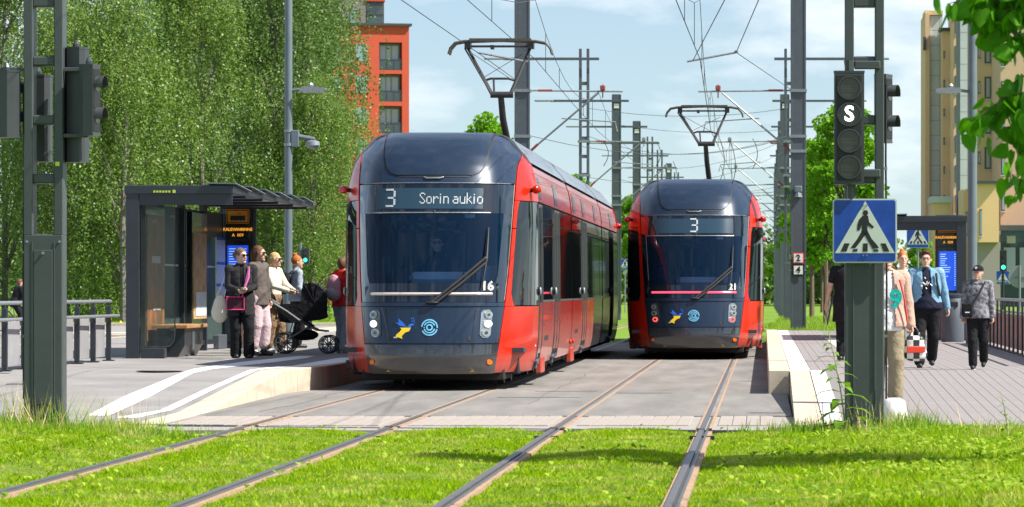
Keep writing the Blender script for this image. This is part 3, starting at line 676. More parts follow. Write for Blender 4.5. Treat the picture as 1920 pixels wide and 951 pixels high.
        for s in (1, -1):
            if a < 22: sidepanel(a+.10, b-.10, .46, 1.16, .006, 'door_panel', M['redside'], sides=(s,), nz=5)
            part('door_knob', MB().ell((s*(Wz(1.3)+.022), a-.02, 1.32), (.022, .04, .06)), M['galv'], t, True)
            part('door_step', MB().box(min(s*1.24, s*1.315), max(s*1.24, s*1.315), a-.2, a+.15, .33, .375, .01).box(min(s*1.22, s*1.30), max(s*1.22, s*1.30), a-.08, a+.02, .25, .335, .01), M['mast_grey'], t)
    for s in (1, -1):
        for y in (4.2, 14.2): part('vent_grille', MB().box(min(s*1.25, s*1.312), max(s*1.25, s*1.312), y, y+1.1, .62, .76, .004), M['black'], t)
        for y in (3.7, 13.2): part('jacking_cover', MB().box(min(s*1.2, s*1.335), max(s*1.2, s*1.30), y, y+.85, .16, .40, .02), M['red'], t)
        for y in (12.4, 13.4): part('side_marker', MB().ell((s*1.315, y, .50), (.025, .05, .04)), M['red'], t, True)
    # --- under floor, bogies, wheels
    part('underframe', MB().box(-1.12, 1.12, 1.2, LEN-1.2, .20, .50, .02).box(-.95, .95, 0.75, 2.4, .13, .32, .02), M['underf'], t)
    for y in (4.5, 10.5, 16.3, 22.8, 29.3, 33.3):
        for s in (-1, 1):
            for dy in (-.85, .85): part('wheel', MB().lathe([(0.0, -.06), (.29, -.06), (.29, .04), (.33, .05), (.33, .07), (0, .07)], (0, 0, 0), 20), M['rail'], t, True, loc=(s*.715, y+dy, .31), rot=(0, R(90)*(1 if s < 0 else -1), 0))
    # --- cab ends
    for end in (0, 1):
        T = Matrix.Identity(4) if end == 0 else Matrix.Translation((0, LEN, 0)) @ Matrix.Rotation(PI, 4, 'Z')
        def P(name, mb, m_, smooth=True, label=None, sub=None):
            if end: mb.v = [tuple(T @ Vector(v)) for v in mb.v]
            return part(name, mb, m_, sub or t, smooth, label)
        # inner liner keeps daylight out except through the screen
        P('cab_liner', patch(.32, 1.12, lambda z: -1, lambda z: 1, -.05, 6, 24, 0), M['seal'])
        P('cab_liner', patch(2.78, 3.49, lambda z: -1, lambda z: 1, -.03, 10, 24, 0), M['seal'])
        P('cab_bulkhead', MB().prism([(-1.2,.3),(1.2,.3),(1.26,1.2),(1.26,2.4),(1.05,3.1),(.6,3.35),(-.6,3.35),(-1.05,3.1),(-1.26,2.4),(-1.26,1.2)], 'y', 2.30, 2.36), M['cabdark'], False)
        P('cab_floor', MB().box(-1.2, 1.2, .9, 2.3, .50, .56), M['cabdark'], False)
        # dome
        P('front_dome', patch(2.775, 3.495, lambda z: -fe(z), fe, 0, 22, 28, .03), M['navy'])
        hx = lambda z: float(np.interp(z, [2.86, 2.875, 2.90, 2.95, 3.02, 3.15, 3.3, 3.46], [.44, .52, .58, .63, .66, .69, .705, .715]))
        P('hatch_seal', patch(2.848, 3.47, lambda z: aof(-hx(z)-.022, z), lambda z: aof(hx(z)+.022, z), .005, 22, 20, .01), M['seal'])
        P('roof_hatch', patch(2.873, 3.475, lambda z: aof(-hx(z)+.004, z), lambda z: aof(hx(z)-.004, z), .014, 22, 20, .01), M['navy'])
        P('hatch_handle', MB().tube([shellpt(-.13, 2.845, .012), shellpt(-.09, 2.825, .022), shellpt(.09, 2.825, .022), shellpt(.13, 2.845, .012)], .011, 6), M['galv'])
        # red corner pillars and cab sides
        for s in (-1, 1):
            A = (lambda lo, hi: (lambda z: lo(z), lambda z: hi(z)) if s > 0 else (lambda z: -hi(z), lambda z: -lo(z)))
            ed = lambda z: min(fe(z)+.006, .985)
            one = lambda z: 1.0; win = lambda z: aof(float(np.interp(z, [1.12, 1.25, 2.45, 2.56], [1.075, 1.035, 1.095, 1.12])), z)
            l, r = A(ed, one); P('corner_panel', patch(.235, 1.115, l, r, .004, 16, 14, .03), M['red'])
            l, r = A(ed, lambda z: max(win(z)-.008, ed(z)+.015)); P('corner_pillar', patch(1.12, 2.16, l, r, .004, 12, 5, .03), M['red'])
            l, r = A(ed, lambda z: max(win(z)-.008, ed(z)+.015)); P('corner_pillar', patch(2.172, 2.545, l, r, .004, 6, 5, .03), M['red'])
            top = lambda z: 1.0 if z < 3.02 else 1-.30*max(0, (z-3.02)/.19)**2
            l, r = A(ed, lambda z: max(top(z), ed(z)+.02)); P('corner_hood', patch(2.55, 3.21, l, r, .010, 16, 12, .05), M['red'])
            l, r = A(lambda z: win(z), lambda z: .995); P('cab_side_window', patch(1.13, 2.54, l, r, -.002, 14, 8, .0), M['cabglass'])
            l, r = A(lambda z: fe(3.2)-.02, one); P('roof_shoulder', patch(3.2, 3.49, l, r, -.006, 10, 14, .03), M['roofskin'])
            # external red camera pod on a short arm
            pod = MB().tube([(s*1.24, 2.0, 2.70), (s*1.33, 1.95, 2.71)], .03, 8); P('camera_arm', pod, M['black'])
            P('camera_pod', MB().tube([(s*1.28, 1.95, 2.71), (s*1.315, 1.94, 2.71), (s*1.35, 1.94, 2.70), (s*1.37, 1.95, 2.69)], [.05, .062, .05, .03], 12), M['redlens'] if s < 0 else M['red'])
            P('recessed_handle', MB().box(min(s*1.19, s*1.318), max(s*1.19, s*1.296), 2.14, 2.24, .56, .585, .004), M['white'], False)
        # windscreen: clear pane, black printed border, display strip
        e2 = lambda z: fe(z)-.012
        pane_x = lambda z: float(np.interp(z, [1.43, 1.50, 1.6, 2.38], [.84, .865, .875, .93]))
        P('windscreen_band', patch(1.175, 1.425, lambda z: -e2(z), e2, .0, 4, 24, .03), M['screenband'])
        P('windscreen_band', patch(2.365, 2.755, lambda z: -e2(z), e2, .0, 6, 24, .03), M['screenband'])
        for s in (-1, 1):
            l = (lambda z: aof(pane_x(z), z)) if s > 0 else (lambda z: -e2(z)); r = e2 if s > 0 else (lambda z: -aof(pane_x(z), z))
            P('windscreen_band', patch(1.425, 2.365, l, r, .0, 10, 3, .03), M['screenband'])
        P('windscreen', patch(1.425, 2.365, lambda z: -aof(pane_x(z), z), lambda z: aof(pane_x(z), z), .0, 10, 24, .0), M['screen'])
        P('windscreen_trim', MB().tube([shellpt(x, 2.368, .004) for x in np.linspace(-.9, .76, 14)], .008, 5).tube([shellpt(-pane_x(z), z, .004) for z in np.linspace(2.36, 1.52, 8)], .006, 5), M['galv'])
        P('screen_edge', MB().tube([shellpt(x, 2.768, .004) for x in np.linspace(-1.0, 1.0, 20)], .005, 5).tube([shellpt(face_edge(z)-.012, z, .004) for z in np.linspace(2.76, 1.2, 10)], .004, 5), M['galv'])
        P('camera_eye', MB().ell(shellpt(0.02, 2.385, .0), (.028, .02, .022)), M['blackgloss'])
        P('destination_display', patch(2.42, 2.70, lambda z: -aof(.74, z), lambda z: aof(.66 if number == '16' else .74, z), .006, 3, 20, .008), M['display'])
        if end == 0:
            q = MB()
            def glyphs(txt, x0, zc, cell, cw, bold=1.0):
                x = x0
                for ch in txt:
                    g = FONT[ch]; wdt = max(len(r) for r in g)
                    for i, row in enumerate(g):
                        for j, b in enumerate(row):
                            if b == '1':
                                cx, cz = x+j*cw, zc+(4-i)*cell
                                p = [shellpt(cx-cw*.46*bold, cz-cell*.44, .011), shellpt(cx+cw*.46*bold, cz-cell*.44, .011), shellpt(cx+cw*.46*bold, cz+cell*.44, .011), shellpt(cx-cw*.46*bold, cz+cell*.44, .011)]
                                q.add(p, [(0,1,2,3)])
                    x += (wdt+1)*cw
                return x
            if number == '16':
                glyphs('3', -.62, 2.565, .0275, .026, 1.15); glyphs('Sorin', -.17, 2.56, .0165, .0150); glyphs('aukio', .27, 2.56, .0165, .0152)
            else: glyphs('3', -.06, 2.57, .030, .029, 1.1)
            P('display_text', q, M['dots'], False)
        # light bar under the glass, fleet number, wiper
        bp_ = circ(0, 0, 1, 4); 
        P('light_bar', MB().tube([shellpt(x, 1.285, .002) for x in np.linspace(-.80, .80, 24)], .022, 6), bar)
        if end == 0:
            c = shellpt(.72, 1.385, .02)
            tm_ = text_mesh(number, .165, .007, m=M['white'], xscale=.95)
            for v in tm_.vertices: v.co = shellpt(v.co.x+.74, v.co.z+1.385, .008)
            link('fleet_number', tm_, t)
        w0 = shellpt(.02, 1.16, .035); w1 = shellpt(.68, 1.74, .05)
        P('wiper_arm', MB().tube([w0, (w0+w1)/2 + Vector((0, -.03, -.01)), w1], .022, 6).tube([w0+Vector((.06, 0, 0)), (w0+w1)/2 + Vector((.05, -.03, -.03)), w1+Vector((.02, 0, -.05))], .020, 6), M['black'])
        P('wiper_blade', MB().tube([shellpt(.73, 2.17, .03), shellpt(.70, 1.74, .05)], [.008, .020], 5).tube([shellpt(.70, 1.74, .05), shellpt(.66, 1.34, .03)], [.02, .008], 5), M['black'])
        P('wiper_pivot', MB().ell(w0, (.09, .03, .02)).ell(w1, (.03, .02, .03)), M['black'])
        # lower nose
        P('cowl', patch(1.118, 1.168, lambda z: -fe(z)+.01, lambda z: fe(z)-.01, .012, 2, 24, .03), M['navy'])
        P('nose_panel', patch(.630, 1.112, lambda z: -fe(z), fe, .0, 10, 26, .03), M['navy'])
        P('nose_seam', patch(.600, .640, lambda z: -fe(z), fe, -.012, 2, 24, .0), M['seal'])
        P('bumper', patch(.235, .612, lambda z: -fe(z), fe, .014, 10, 26, .05), M['navybump'])
        P('bumper_lip', patch(.205, .235, lambda z: -fe(z), fe, -.02, 2, 24, .05), M['underf'])
        for s in (-1, 1):
            pod = [(s*(.74+dx), z) for dx, z in ((-.075, 1.03), (-.045, 1.07), (.03, 1.075), (.065, 1.03), (.045, .74), (.01, .70), (-.05, .70), (-.09, .74))]
            bez = [(s*x, z) for x, z in ((.60, 1.09), (.64, 1.105), (face_edge(1.1)-.03, 1.11), (face_edge(.66)-.02, .64), (.54, .64), (.575, .85))]
            if s < 0: pod.reverse(); bez.reverse()
            P('lamp_surround', polypatch(bez, .004, .006), M['navybump'] if s > 0 else M['blackgloss'], False)
            P('lamp_pod', polypatch(pod, .010, .014), M['lampcore'] if s < 0 else M['lampring'], False)
            for k, (z, xx, r_) in enumerate(((1.005, .755, .050), (.885, .75, .054), (.765, .725, .055))):
                P('lamp_ring', polypatch(circ(s*xx, z, r_, 20)[::1], .018, .01), M['lampring'], False)
                mm = M['lamplens']
                if lamps == 'head' and k == 1: mm = M['lampon']
                if lamps == 'tail' and k == 2: mm = M['tailred']
                o = P('headlight', polypatch(circ(s*xx, z, r_*.8, 20), .023, .01), mm, False)
                if mm is M['lamplens']: P('lamp_core', polypatch(circ(s*xx, z, r_*.38, 12), .027, .006), M['lampcore'], False)
                if mm is M['tailred']: P('lamp_core', polypatch(circ(s*xx, z, r_*.48, 12), .027, .006), M['lampcore'], False)
            P('corner_reflector', polypatch(circ(s*.765, .385, .032), .026, .012), M['amber'], False)
            P('tow_cover', polypatch(circ(s*.52, .70, .022, 12, .036), .006, .006), M['seal'], False)
            P('bumper_mark', polypatch([(s*.55-.03, .262), (s*.55, .275), (s*.55+.03, .262), (s*.55, .285)], .02, .004), M['birdyel'], False)
        P('small_notice', polypatch([(-.475, .70), (-.43, .70), (-.43, .715), (-.475, .715)], .006, .004), M['cabgrey'], False)
        # emblems
        bx, bz = -.335, .84
        def E(pts, m_, nm='dove_emblem'): P(nm, polypatch([(bx+u*.135, bz+v*.135) for u, v in pts], .008, .006), m_, False)
        E([(-.45, .15), (-.95, .55), (-.55, .42), (-.62, .88), (-.10, .45), (.15, .12), (.35, .10), (.50, .30), (.80, .42), (1.02, .25), (.75, .18), (.62, -.02)], M['birdblue'])
        E([(.62, -.03), (.50, -.35), (.10, -.50), (-.25, -.85), (-.20, -1.1), (-.55, -.98), (-.85, -.92), (-.78, -.70), (-.42, -.40), (-.25, -.15), (-.45, -.03)][::1], M['birdyel'])
        for u, v in ((.75, .62), (.92, .72), (.98, .52), (.85, .90), (.68, .85)): P('dove_twig', polypatch(circ(bx+u*.135, bz+v*.135, .009, 6), .008, .005), M['birdblue'], False)
        sw = MB()
        for r0, r1, a0, a1 in ((.026, .044, 0, 360), (.062, .078, 195, 345), (.062, .078, 20, 160), (.093, .110, 205, 345), (.093, .110, -5, 175), (.062, .078, 176, 186)):
            for a in range(a0, a1, 10):
                c, d = R(a), R(a+10); sw.add([shellpt(q_*math.cos(g), .84+q_*math.sin(g), .009) for q_, g in ((r0, c), (r1, c), (r1, d), (r0, d))], [(0,1,2,3)])
        P('swirl_emblem', sw, M['swirl'], False)
        # cab interior
        P('dashboard', MB().lathe([(.0, 0), (.55, 0), (.60, .04), (.56, .10), (.2, .13), (0, .13)], (0, 0, 0), 20), M['cabgrey'], True) if False else None
        dsh = MB(); dsh.box(-.32, .48, .72, 1.05, 1.42, 1.58, .06).box(.56, .90, .95, 1.2, 1.42, 1.66, .05); P('dashboard', dsh, M['cabgrey'], False)
        P('dashboard_base', MB().box(-.9, .9, .55, 1.2, 1.05, 1.42, .05), M['cabdark'], False)
        P('interior_mirror', MB().tube([(-.36, .8, 1.50), (-.1, .85, 1.52)], .015, 6).box(-.42, -.36, .74, .80, 1.42, 1.64, .02), M['black'], False)
        P('cab_monitor', MB().box(-.72, -.56, .9, .95, 1.52, 1.80, .02), M['cabdark'], False)
        P('cab_post', MB().box(-.30, -.275, .66, .69, 1.30, 1.9).box(.40, .42, .66, .69, 1.3, 1.85), M['black'], False)
        P('sun_blind_clip', MB().box(.42, .56, .68, .70, 2.30, 2.36, .008), M['cabgrey'], False)
        P('driver_seat', MB().box(-.28, .28, 1.85, 1.97, 1.1, 1.78, .06).box(-.28, .28, 1.35, 1.97, .95, 1.10, .05), M['cabdark'], False)
    # lettering beside the cab window
    for (dx, s_, z) in ((0, .035, 1.52), (0, .035, 1.47)):
        text('Artic' if z > 1.5 else 'X34', .05, (1.20, 1.30, z), t, M['white'], name='lettering', rz=R(66)) if False else None
    # pantograph
    py = 15.3 if number == '16' else 14.6; HZ = 5.52 if number == '16' else 5.44
    q = MB().box(-.55, .55, py-.5, py+.9, 3.60, 3.66, .01)
    for s in (-1, 1):
        for d in (-.3, .7): q.lathe([(.05, 0), (.07, .03), (.05, .06), (.07, .09), (.05, .12)], (s*.45, py+d, 3.50), 8)
    part('pantograph_base', q, M['pantog'], t)
    part('pantograph_mast', MB().tube([(.12, py+.8, 3.66), (.06, py-.1, 4.20), (.03, py-.25, 4.62)], [.062, .058, .05], 10).tube([(-.14, py-.25, 4.60), (.24, py-.25, 4.60)], .055, 10), M['pantog'], t, True)
    part('pantograph_arm', MB().tube([(-.10, py-.25, 4.58), (-.56, py+.3, HZ-.10)], [.032, .024], 8).tube([(-.13, py-.28, 4.62), (-.60, py+.22, HZ-.12)], .014, 6), M['pantog'], t)
    part('pantograph_arm', MB().tube([(.18, py-.25, 4.58), (.50, py+.3, HZ-.10)], [.032, .024], 8), M['pantog'], t)
    part('pantograph_stay', MB().tube([(-.27, py-.05, 4.84), (-.15, py-.05, 4.88), (.15, py-.05, 4.88), (.28, py-.05, 4.84)], .022, 6).tube([(-.10, py-.05, 4.88), (-.08, py-.2, 4.60)], .018, 6)
         .tube([(-.27, py-.02, 4.90), (.36, py+.2, HZ-.22)], .005, 4).tube([(.24, py-.02, 4.84), (-.48, py+.25, HZ-.20)], .005, 4), M['pantog'], t)
    for dy in (.10, .45):
        q = MB(); pts = [(-.87, HZ-.22), (-.84, HZ-.12), (-.76, HZ-.03), (-.60, HZ), (0, HZ+.02), (.60, HZ), (.76, HZ-.03), (.84, HZ-.12), (.87, HZ-.22)]
        q.tube([(x, py+dy, z) for x, z in pts], .022, 6); q.box(-.52, .52, py+dy-.025, py+dy+.025, HZ+.0, HZ+.045)
        part('collector_strip', q, M['carbon'], t)
    part('collector_frame', MB().tube([(-.56, py+.28, HZ-.08), (.52, py+.28, HZ-.08)], .022, 6).box(-.60, -.50, py+.1, py+.45, HZ-.12, HZ-.02).box(.46, .56, py+.1, py+.45, HZ-.12, HZ-.02).box(-.17, -.11, py+.2, py+.35, HZ-.13, HZ-.06), M['pantog'], t)
    return t
T1 = tram((-4.42, 56.35, 0), R(0.05), 'red and navy tram number 16 bound for Sorin aukio with headlights lit', '16', 'Sorin aukio', mat('light_bar_off', (0.55, 0.50, 0.46), 0.3), 'head')
T2 = tram((-1.335, 81.2, 0), 0, 'orange red and navy tram number 21 farther back with red tail lamps lit', '21', '', mat('light_bar_red', (0.6, 0.05, 0.10), 0.3, emit=(1, 0.08, 0.16), es=0.7), 'tail')
# ================================================================ MASTS, POLES, WIRES
def ladder_pole(x, Y, side, label, top=9.9):
    """twin upright pole: closed box foot with an access door, open ladder above"""
    t = thing('ladder_pole', (x, Y, 0), label, 'pole', 'ladder poles beside the tracks')
    w, d = .186, .12
    part('pole_foot', MB().box(-w, w, -d, d, -.1, 1.87, .012), M['steel_grey'], t)
    for s in (-1, 1):
        part('upright', MB().box(s*w-(0 if s < 0 else .085), s*w+(.085 if s < 0 else 0), -d+.002, d-.002, 1.86, top, .008), M['steel_grey'], t)
        part('foot_rib', MB().box(s*.105-.006, s*.105+.006, -d-.007, -d+.01, .05, 1.80, .002), M['steel_grey'], t)
    part('cable', MB().tube([(side*.21, .02, .3), (side*.215, .03, 1.5), (side*.205, .02, 2.6), (side*.21, .02, 3.3)], .011, 6), M['black'], t, True)
    for z in (.9, 1.7, 2.5): part('cable_clip', MB().box(side*.2-.02, side*.2+.02, 0, .05, z-.012, z+.012), M['galv'], t)
    for s in (-1, 1):
        for z in (1.80, .12): part('bolt', MB().tube([(s*.155, -d-.014, z), (s*.155, -d, z)], .013, 6), M['galv'], t)
    z = 2.40
    while z < top: part('rung', MB().box(-w+.08, w-.08, -d+.02, d-.02, z-.045, z+.045, .012), M['steel_grey'], t); z += .56
    if side < 0:
        part('access_door', MB().box(-.09, .09, -d-.010, -d+.01, .25, 1.72, .004), M['steel_grey'], t)
        part('door_lock', MB().tube([(0, -d-.03, 1.69), (0, -d-.005, 1.69)], .014, 8), M['galv'], t)
        part('id_sticker', MB().box(.115, .155, -d-.004, -d+.0, 2.52, 2.56), mat('lime_sticker', (.55, .72, .03), .5), t)
    else: part('weld_seam', MB().box(-.108, -.100, -d-.012, -d, .4, 1.62).box(.094, .102, -d-.012, -d, .4, 1.62), M['mast_grey'], t)
    return t
PL = ladder_pole(gx(85, 40.7), 40.7, -1, 'grey ladder pole at left carrying signal heads seen from behind')
PR = ladder_pole(gx(1620.5, 40.7), 40.7, 1, 'grey ladder pole at right behind the big crossing sign')
M['sighouse'] = mat('signal_housing', (0.05, 0.055, 0.058), .4, var=.1); M['sigback'] = mat('signal_back_grey', (.042, .048, .052), .42, var=.08)
M['lensdark'] = mat('unlit_lens', (.035, .04, .032), .2, coat=.2, var=.2, vs=60)
def signal(name, loc, h, w, label, cat, n=4, rz=0, lit=None, litm=None, letter=None, vis=True, back=None, r=None, dep=.16):
    t = thing(name, loc, label, cat, None, rz); r = r or w*.36; back = back or M['sigback']
    pr = [(-w/2, -dep/2), (w/2, -dep/2), (w/2, dep*.15), (w*.32, dep/2), (-w*.32, dep/2), (-w/2, dep*.15)]
    part('housing', MB().prism(pr, 'z', -h/2, h/2), back, t)
    part('housing_cap', MB().prism([(a*1.03, b*1.03) for a, b in pr], 'z', h/2, h/2+.02).prism([(a*1.03, b*1.03) for a, b in pr], 'z', -h/2-.02, -h/2), back, t)
    part('front_plate', MB().box(-w*.42, w*.42, -dep/2-.008, -dep/2+.01, -h/2+.02, h/2-.02, .004), M['black'], t)
    p = (h-.04)/n
    for k in range(n):
        z = h/2-.02-p*(k+.5)
        mm = litm if k == lit and litm and not letter else M['lensdark']
        part('lens', MB().disc((0, -dep/2-.012, z), r, 'y', .008, 24) if True else None, mm, t)
        q = MB(); A = [R(a) for a in range(-20, 201, 20)]
        if vis:
            q.grid([[(rr*math.cos(a), -dep/2-yy, z+rr*math.sin(a)) for a in A] for rr, yy in ((r*1.12, 0), (r*1.15, .11 if False else .09), (r*1.10, .088), (r*1.08, 0))])
            part('visor', q, M['sighouse'], t, True)
        else:
            q.grid([[(rr*math.cos(R(a)), -dep/2-yy, z+rr*math.sin(R(a))) for a in range(0, 361, 15)] for rr, yy in ((r*1.18, 0), (r*1.15, .03), (r*1.04, .03), (r*1.03, .0))])
            part('lens_ring', q, M['sighouse'], t, True)
            if k != lit:
                g = MB()
                for j in range(5): g.box(-r*.8, r*.8, -dep/2-.016, -dep/2-.012, z-.03+j*.013-.002, z-.03+j*.013)
                part('lens_lines', g, mat('lens_line', (.16, .15, .11), .4), t)['kind'] = 'stuff'
        if letter and k == lit: text(letter, r*2.05, (0, -dep/2-.022, z), t, M['siglit'], bold=.004, name='signal_letter')
    return t
M['siglit'] = mat('signal_white_light', (1, 1, 1), .4, emit=(1, .97, .93), es=2.2); M['green'] = mat('signal_green_light', (.1, .9, .6), .3, emit=(.04, .9, .45), es=1.3)
Y0 = 40.52
sg = signal('tram_signal', px(1592, 240, Y0), 1.04, .285, 'four lamp tram signal showing a white letter S above the crossing sign', 'signal', 4, 0, 1, M['siglit'], 'S', False, r=.098)
part('mounting_post', MB().tube([(.0, 0, .52), (.0, 0, .64)], [.035, .05], 8).tube([(0.02, .02, -.54), (0.02, .02, -.68)], .045, 8), M['steel_grey'], sg)
part('mounting_arm', MB().box(.05, .30, .03, .09, -.47, -.39, .01).box(.05, .30, .03, .09, .56, .64, .01), M['steel_grey'], sg)
signal('traffic_signal', px(1655, 204, 40.95), .62, .2, 'signal head seen from behind on the right ladder pole, visors to the right', 'signal', 2, R(70), dep=.13, back=M['sighouse'])
for (xx, yy, hh, ww, Yo, rz, lab) in ((12, 195, .60, .22, 40.6, 150, 'signal head cut by the left edge of the picture, seen from its back'), (72, 222, .80, .24, 41.05, 175, 'tall signal head seen from behind between the uprights of the left ladder pole'),
        (143, 197, 1.06, .20, 40.75, 165, 'tallest signal head seen from behind just right of the left ladder pole'), (167, 188, .64, .2, 40.55, 78, 'signal head turned right with two dark visors, outermost on the left ladder pole')):
    s_ = signal('traffic_signal', px(xx, yy, Yo), hh, ww, lab, 'signal', 2 if hh < .7 else 3 if hh < 1 else 4, R(rz), dep=.15)
    part('post_cap', MB().lathe([(.035, .0), (.035, .05), (.015, .09)], (0, 0, hh/2), 8), M['sigback'], s_)
br = thing('signal_bracket', (PL.location.x, 40.7, 0), 'pair of thin bracket arms holding the signal heads on the left ladder pole', 'bracket')
for z in (3.44, 2.81): part('bracket_arm', MB().box(-.42, -.17, -.1, -.04, z-.018, z+.018, .004).box(.17, .42, -.1, -.04, z-.018, z+.018, .004), M['steel_grey'], br)
# crossing signs
def crossing_sign(loc, size, label, post=None, big=False, rz=0, grp='pedestrian crossing signs'):
    t = thing('crossing_sign', loc, label, 'sign', grp, rz); s = size; h = s/2
    def rr(a, c): return [(-a+c, -a), (a-c, -a), (a, -a+c), (a, a-c), (a-c, a), (-a+c, a), (-a, a-c), (-a, -a+c)]
    part('sign_rim', MB().prism(rr(h, h*.06), 'y', 0, .015), M['signwhite'], t)
    part('sign_face', MB().prism(rr(h*.955, h*.05), 'y', -.004, .004), M['blue'], t)
    f = s/308.0; C = lambda pts: [((a-568)*f, (263-b)*f) for a, b in pts]
    part('sign_triangle', MB().prism(C([(570, 120), (712, 370), (425, 370)]), 'y', -.0065, 0), M['signwhite'], t)
    q = MB()
    q.prism(C([(571+13*math.cos(a*PI/6), 177-14*math.sin(a*PI/6)) for a in range(12)]), 'y', -.009, 0)
    for pl in ([(558, 190), (583, 190), (589, 222), (612, 244), (606, 252), (580, 237), (581, 270), (555, 270), (552, 235), (543, 262), (531, 260), (533, 232), (541, 208)],
               [(581, 262), (600, 300), (628, 332), (636, 345), (606, 350), (584, 312), (564, 276)], [(555, 262), (575, 274), (547, 315), (522, 347), (500, 344), (532, 302)],
               [(470, 323), (496, 323), (480, 362), (453, 362)], [(512, 352), (534, 348), (532, 362), (509, 362)], [(560, 323), (582, 323), (582, 362), (558, 362)],
               [(608, 352), (630, 352), (634, 362), (610, 362)], [(644, 323), (668, 323), (686, 362), (658, 362)]):
        q.prism(C(pl), 'y', -.009, -.002)
    part('walking_figure', q, M['signblack'], t)['kind'] = 'stuff'
    if big:
        b = MB()
        for (a, c) in ((563, 140), (578, 140), (560, 380), (578, 380)): b.disc(((a-568)*f, -.016, (263-c)*f), .007, 'y', .01, 8)
        part('sign_bolt', b, M['galv'], t)['kind'] = 'stuff'
    if post: part('sign_post', MB().tube([(0, .045, -post), (0, .045, h)], .03, 8), M['galv'], t)
    return t
crossing_sign(px(1621.5, 433, 40.5), .61, 'large blue crossing sign with walking figure on the right ladder pole', big=True)
p = px(1721, 444, 116); crossing_sign(p, .61, 'small crossing sign on a thin post seen under the right shelter roof', post=p.z)
p = px(1880.5, 520.5, 195); crossing_sign(p, .61, 'far crossing sign under the green light at right', post=p.z)
p = px(1172, 496, 240); crossing_sign(p, .61, 'tiny crossing sign seen between the two trams', post=p.z)
p = px(1881, 489, 194.6); s_ = signal('traffic_signal', p, .93, .32, 'far traffic light showing green above the small crossing sign at right', 'traffic light', 3, 0, 2, M['green'], dep=.2, r=.10)
part('signal_post', MB().tube([(0, .15, -p.z), (0, .15, .5)], .06, 8), M['black'], s_)
p = px(573, 481, 140); s_ = signal('traffic_signal', p, .50, .25, 'small pedestrian light showing green behind the pram', 'traffic light', 2, 0, 1, M['green'], dep=.18, r=.065)
part('signal_post', MB().tube([(-.18, .1, -p.z), (-.18, .1, .45)], .045, 8), M['lamp_grey'], s_)
# concrete block by the right pole
t = thing('concrete_block', (gx(1676, 42.3), 42.3, 0), 'pale rounded concrete block at the foot of the right ladder pole', 'block')
part('block', MB().lathe([(.14, -.05), (.135, .12), (.11, .24), (.06, .27), (0, .272)], (0, 0, 0), 14), M['whitestone'], t, 50)
# ---- big catenary masts
def mast(x, Y, kind, label, lamp, side, brk=True, top=9.95):
    t = thing('catenary_mast', (x, Y, 0), label, 'mast', 'overhead line masts', R(0)); w = .188
    if kind == 'box':
        part('mast_body', MB().box(-w, w, -w, w, -.15, top, .015), M['mast_grey'], t)
        part('mast_flange', MB().box(-w-.02, -w+.03, -w-.012, -w+.02, .3, top-.02, .003).box(w-.03, w+.02, -w-.012, -w+.02, .3, top-.02, .003), M['mast_grey'], t)
        if Y > 150: part('number_plate', MB().box(-.11, .11, -w-.02, -w-.013, top-.62, top-.42), M['white'], t)
    else:
        part('mast_foot', MB().box(-w, w, -w, w, -.15, 2.3, .015), M['mast_grey'], t)
        for s in (-1, 1): part('upright', MB().box(s*w-(0 if s < 0 else .10), s*w+(.10 if s < 0 else 0), -.12, .12, 2.3, top+.1, .01), M['mast_grey'], t)
        z = 2.85
        while z < top-1: part('rung', MB().box(-w+.09, w-.09, -.10, .10, z-.06, z+.06), M['mast_grey'], t); z += .66
    if brk:
        zt = 6.70; e = side*2.70
        part('bracket_tube', MB().tube([(side*w, 0, zt), (e, 0, zt-.03)], .026, 6), M['galv'], t)
        part('bracket_strut', MB().tube([(side*(w+.05), 0, 5.10), (side*2.05, 0, zt-.06)], .030, 6), M['galv'], t)
        part('insulator', MB().tube([(side*.42, 0, zt), (side*.80, 0, zt)], .036, 6).tube([(side*(w+.03), 0, 5.07), (side*(w+.22), 0, 5.25)], .04, 6), M['redins'] if Y < 160 else M['galv'], t)
        part('registration_arm', MB().tube([(side*1.05, 0, 5.95), (side*2.5, 0, 5.85), (side*2.55, 0, 5.60)], .018, 5), M['galv'], t)
        part('wire_holder', MB().box(side*2.16-.07, side*2.16+.07, -.05, .05, zt, zt+.14, .02).tube([(side*2.16, 0, zt-.2), (side*2.16, 0, zt+.16)], .02, 5), M['redins'] if Y < 120 else M['galv'], t)
        part('mast_clamp', MB().box(-w-.04, w+.04, -w-.04, w+.04, zt-.05, zt+.03).box(-w-.04, w+.04, -w-.04, w+.04, 5.02, 5.10).box(-w-.035, w+.035, -w-.03, w+.03, 5.42, 5.50), M['galv'], t)
    if lamp:
        z = top-.28 if kind == 'ladder' else top-.30
        part('lamp_arm', MB().box(*( (-2.9, .55) if side > 0 else (-.55, 2.9)), -w-.06, -w-.012, z-.05, z+.05, .005), M['mast_grey'], t)
        q = MB().box(-.42, .42, -w-.14, -w+.06, z-.035, z+.045, .03); q.v = [(v[0]-side*3.2, v[1], v[2]) for v in q.v]
        part('lamp_head', q, M['galv'], t)
    return t
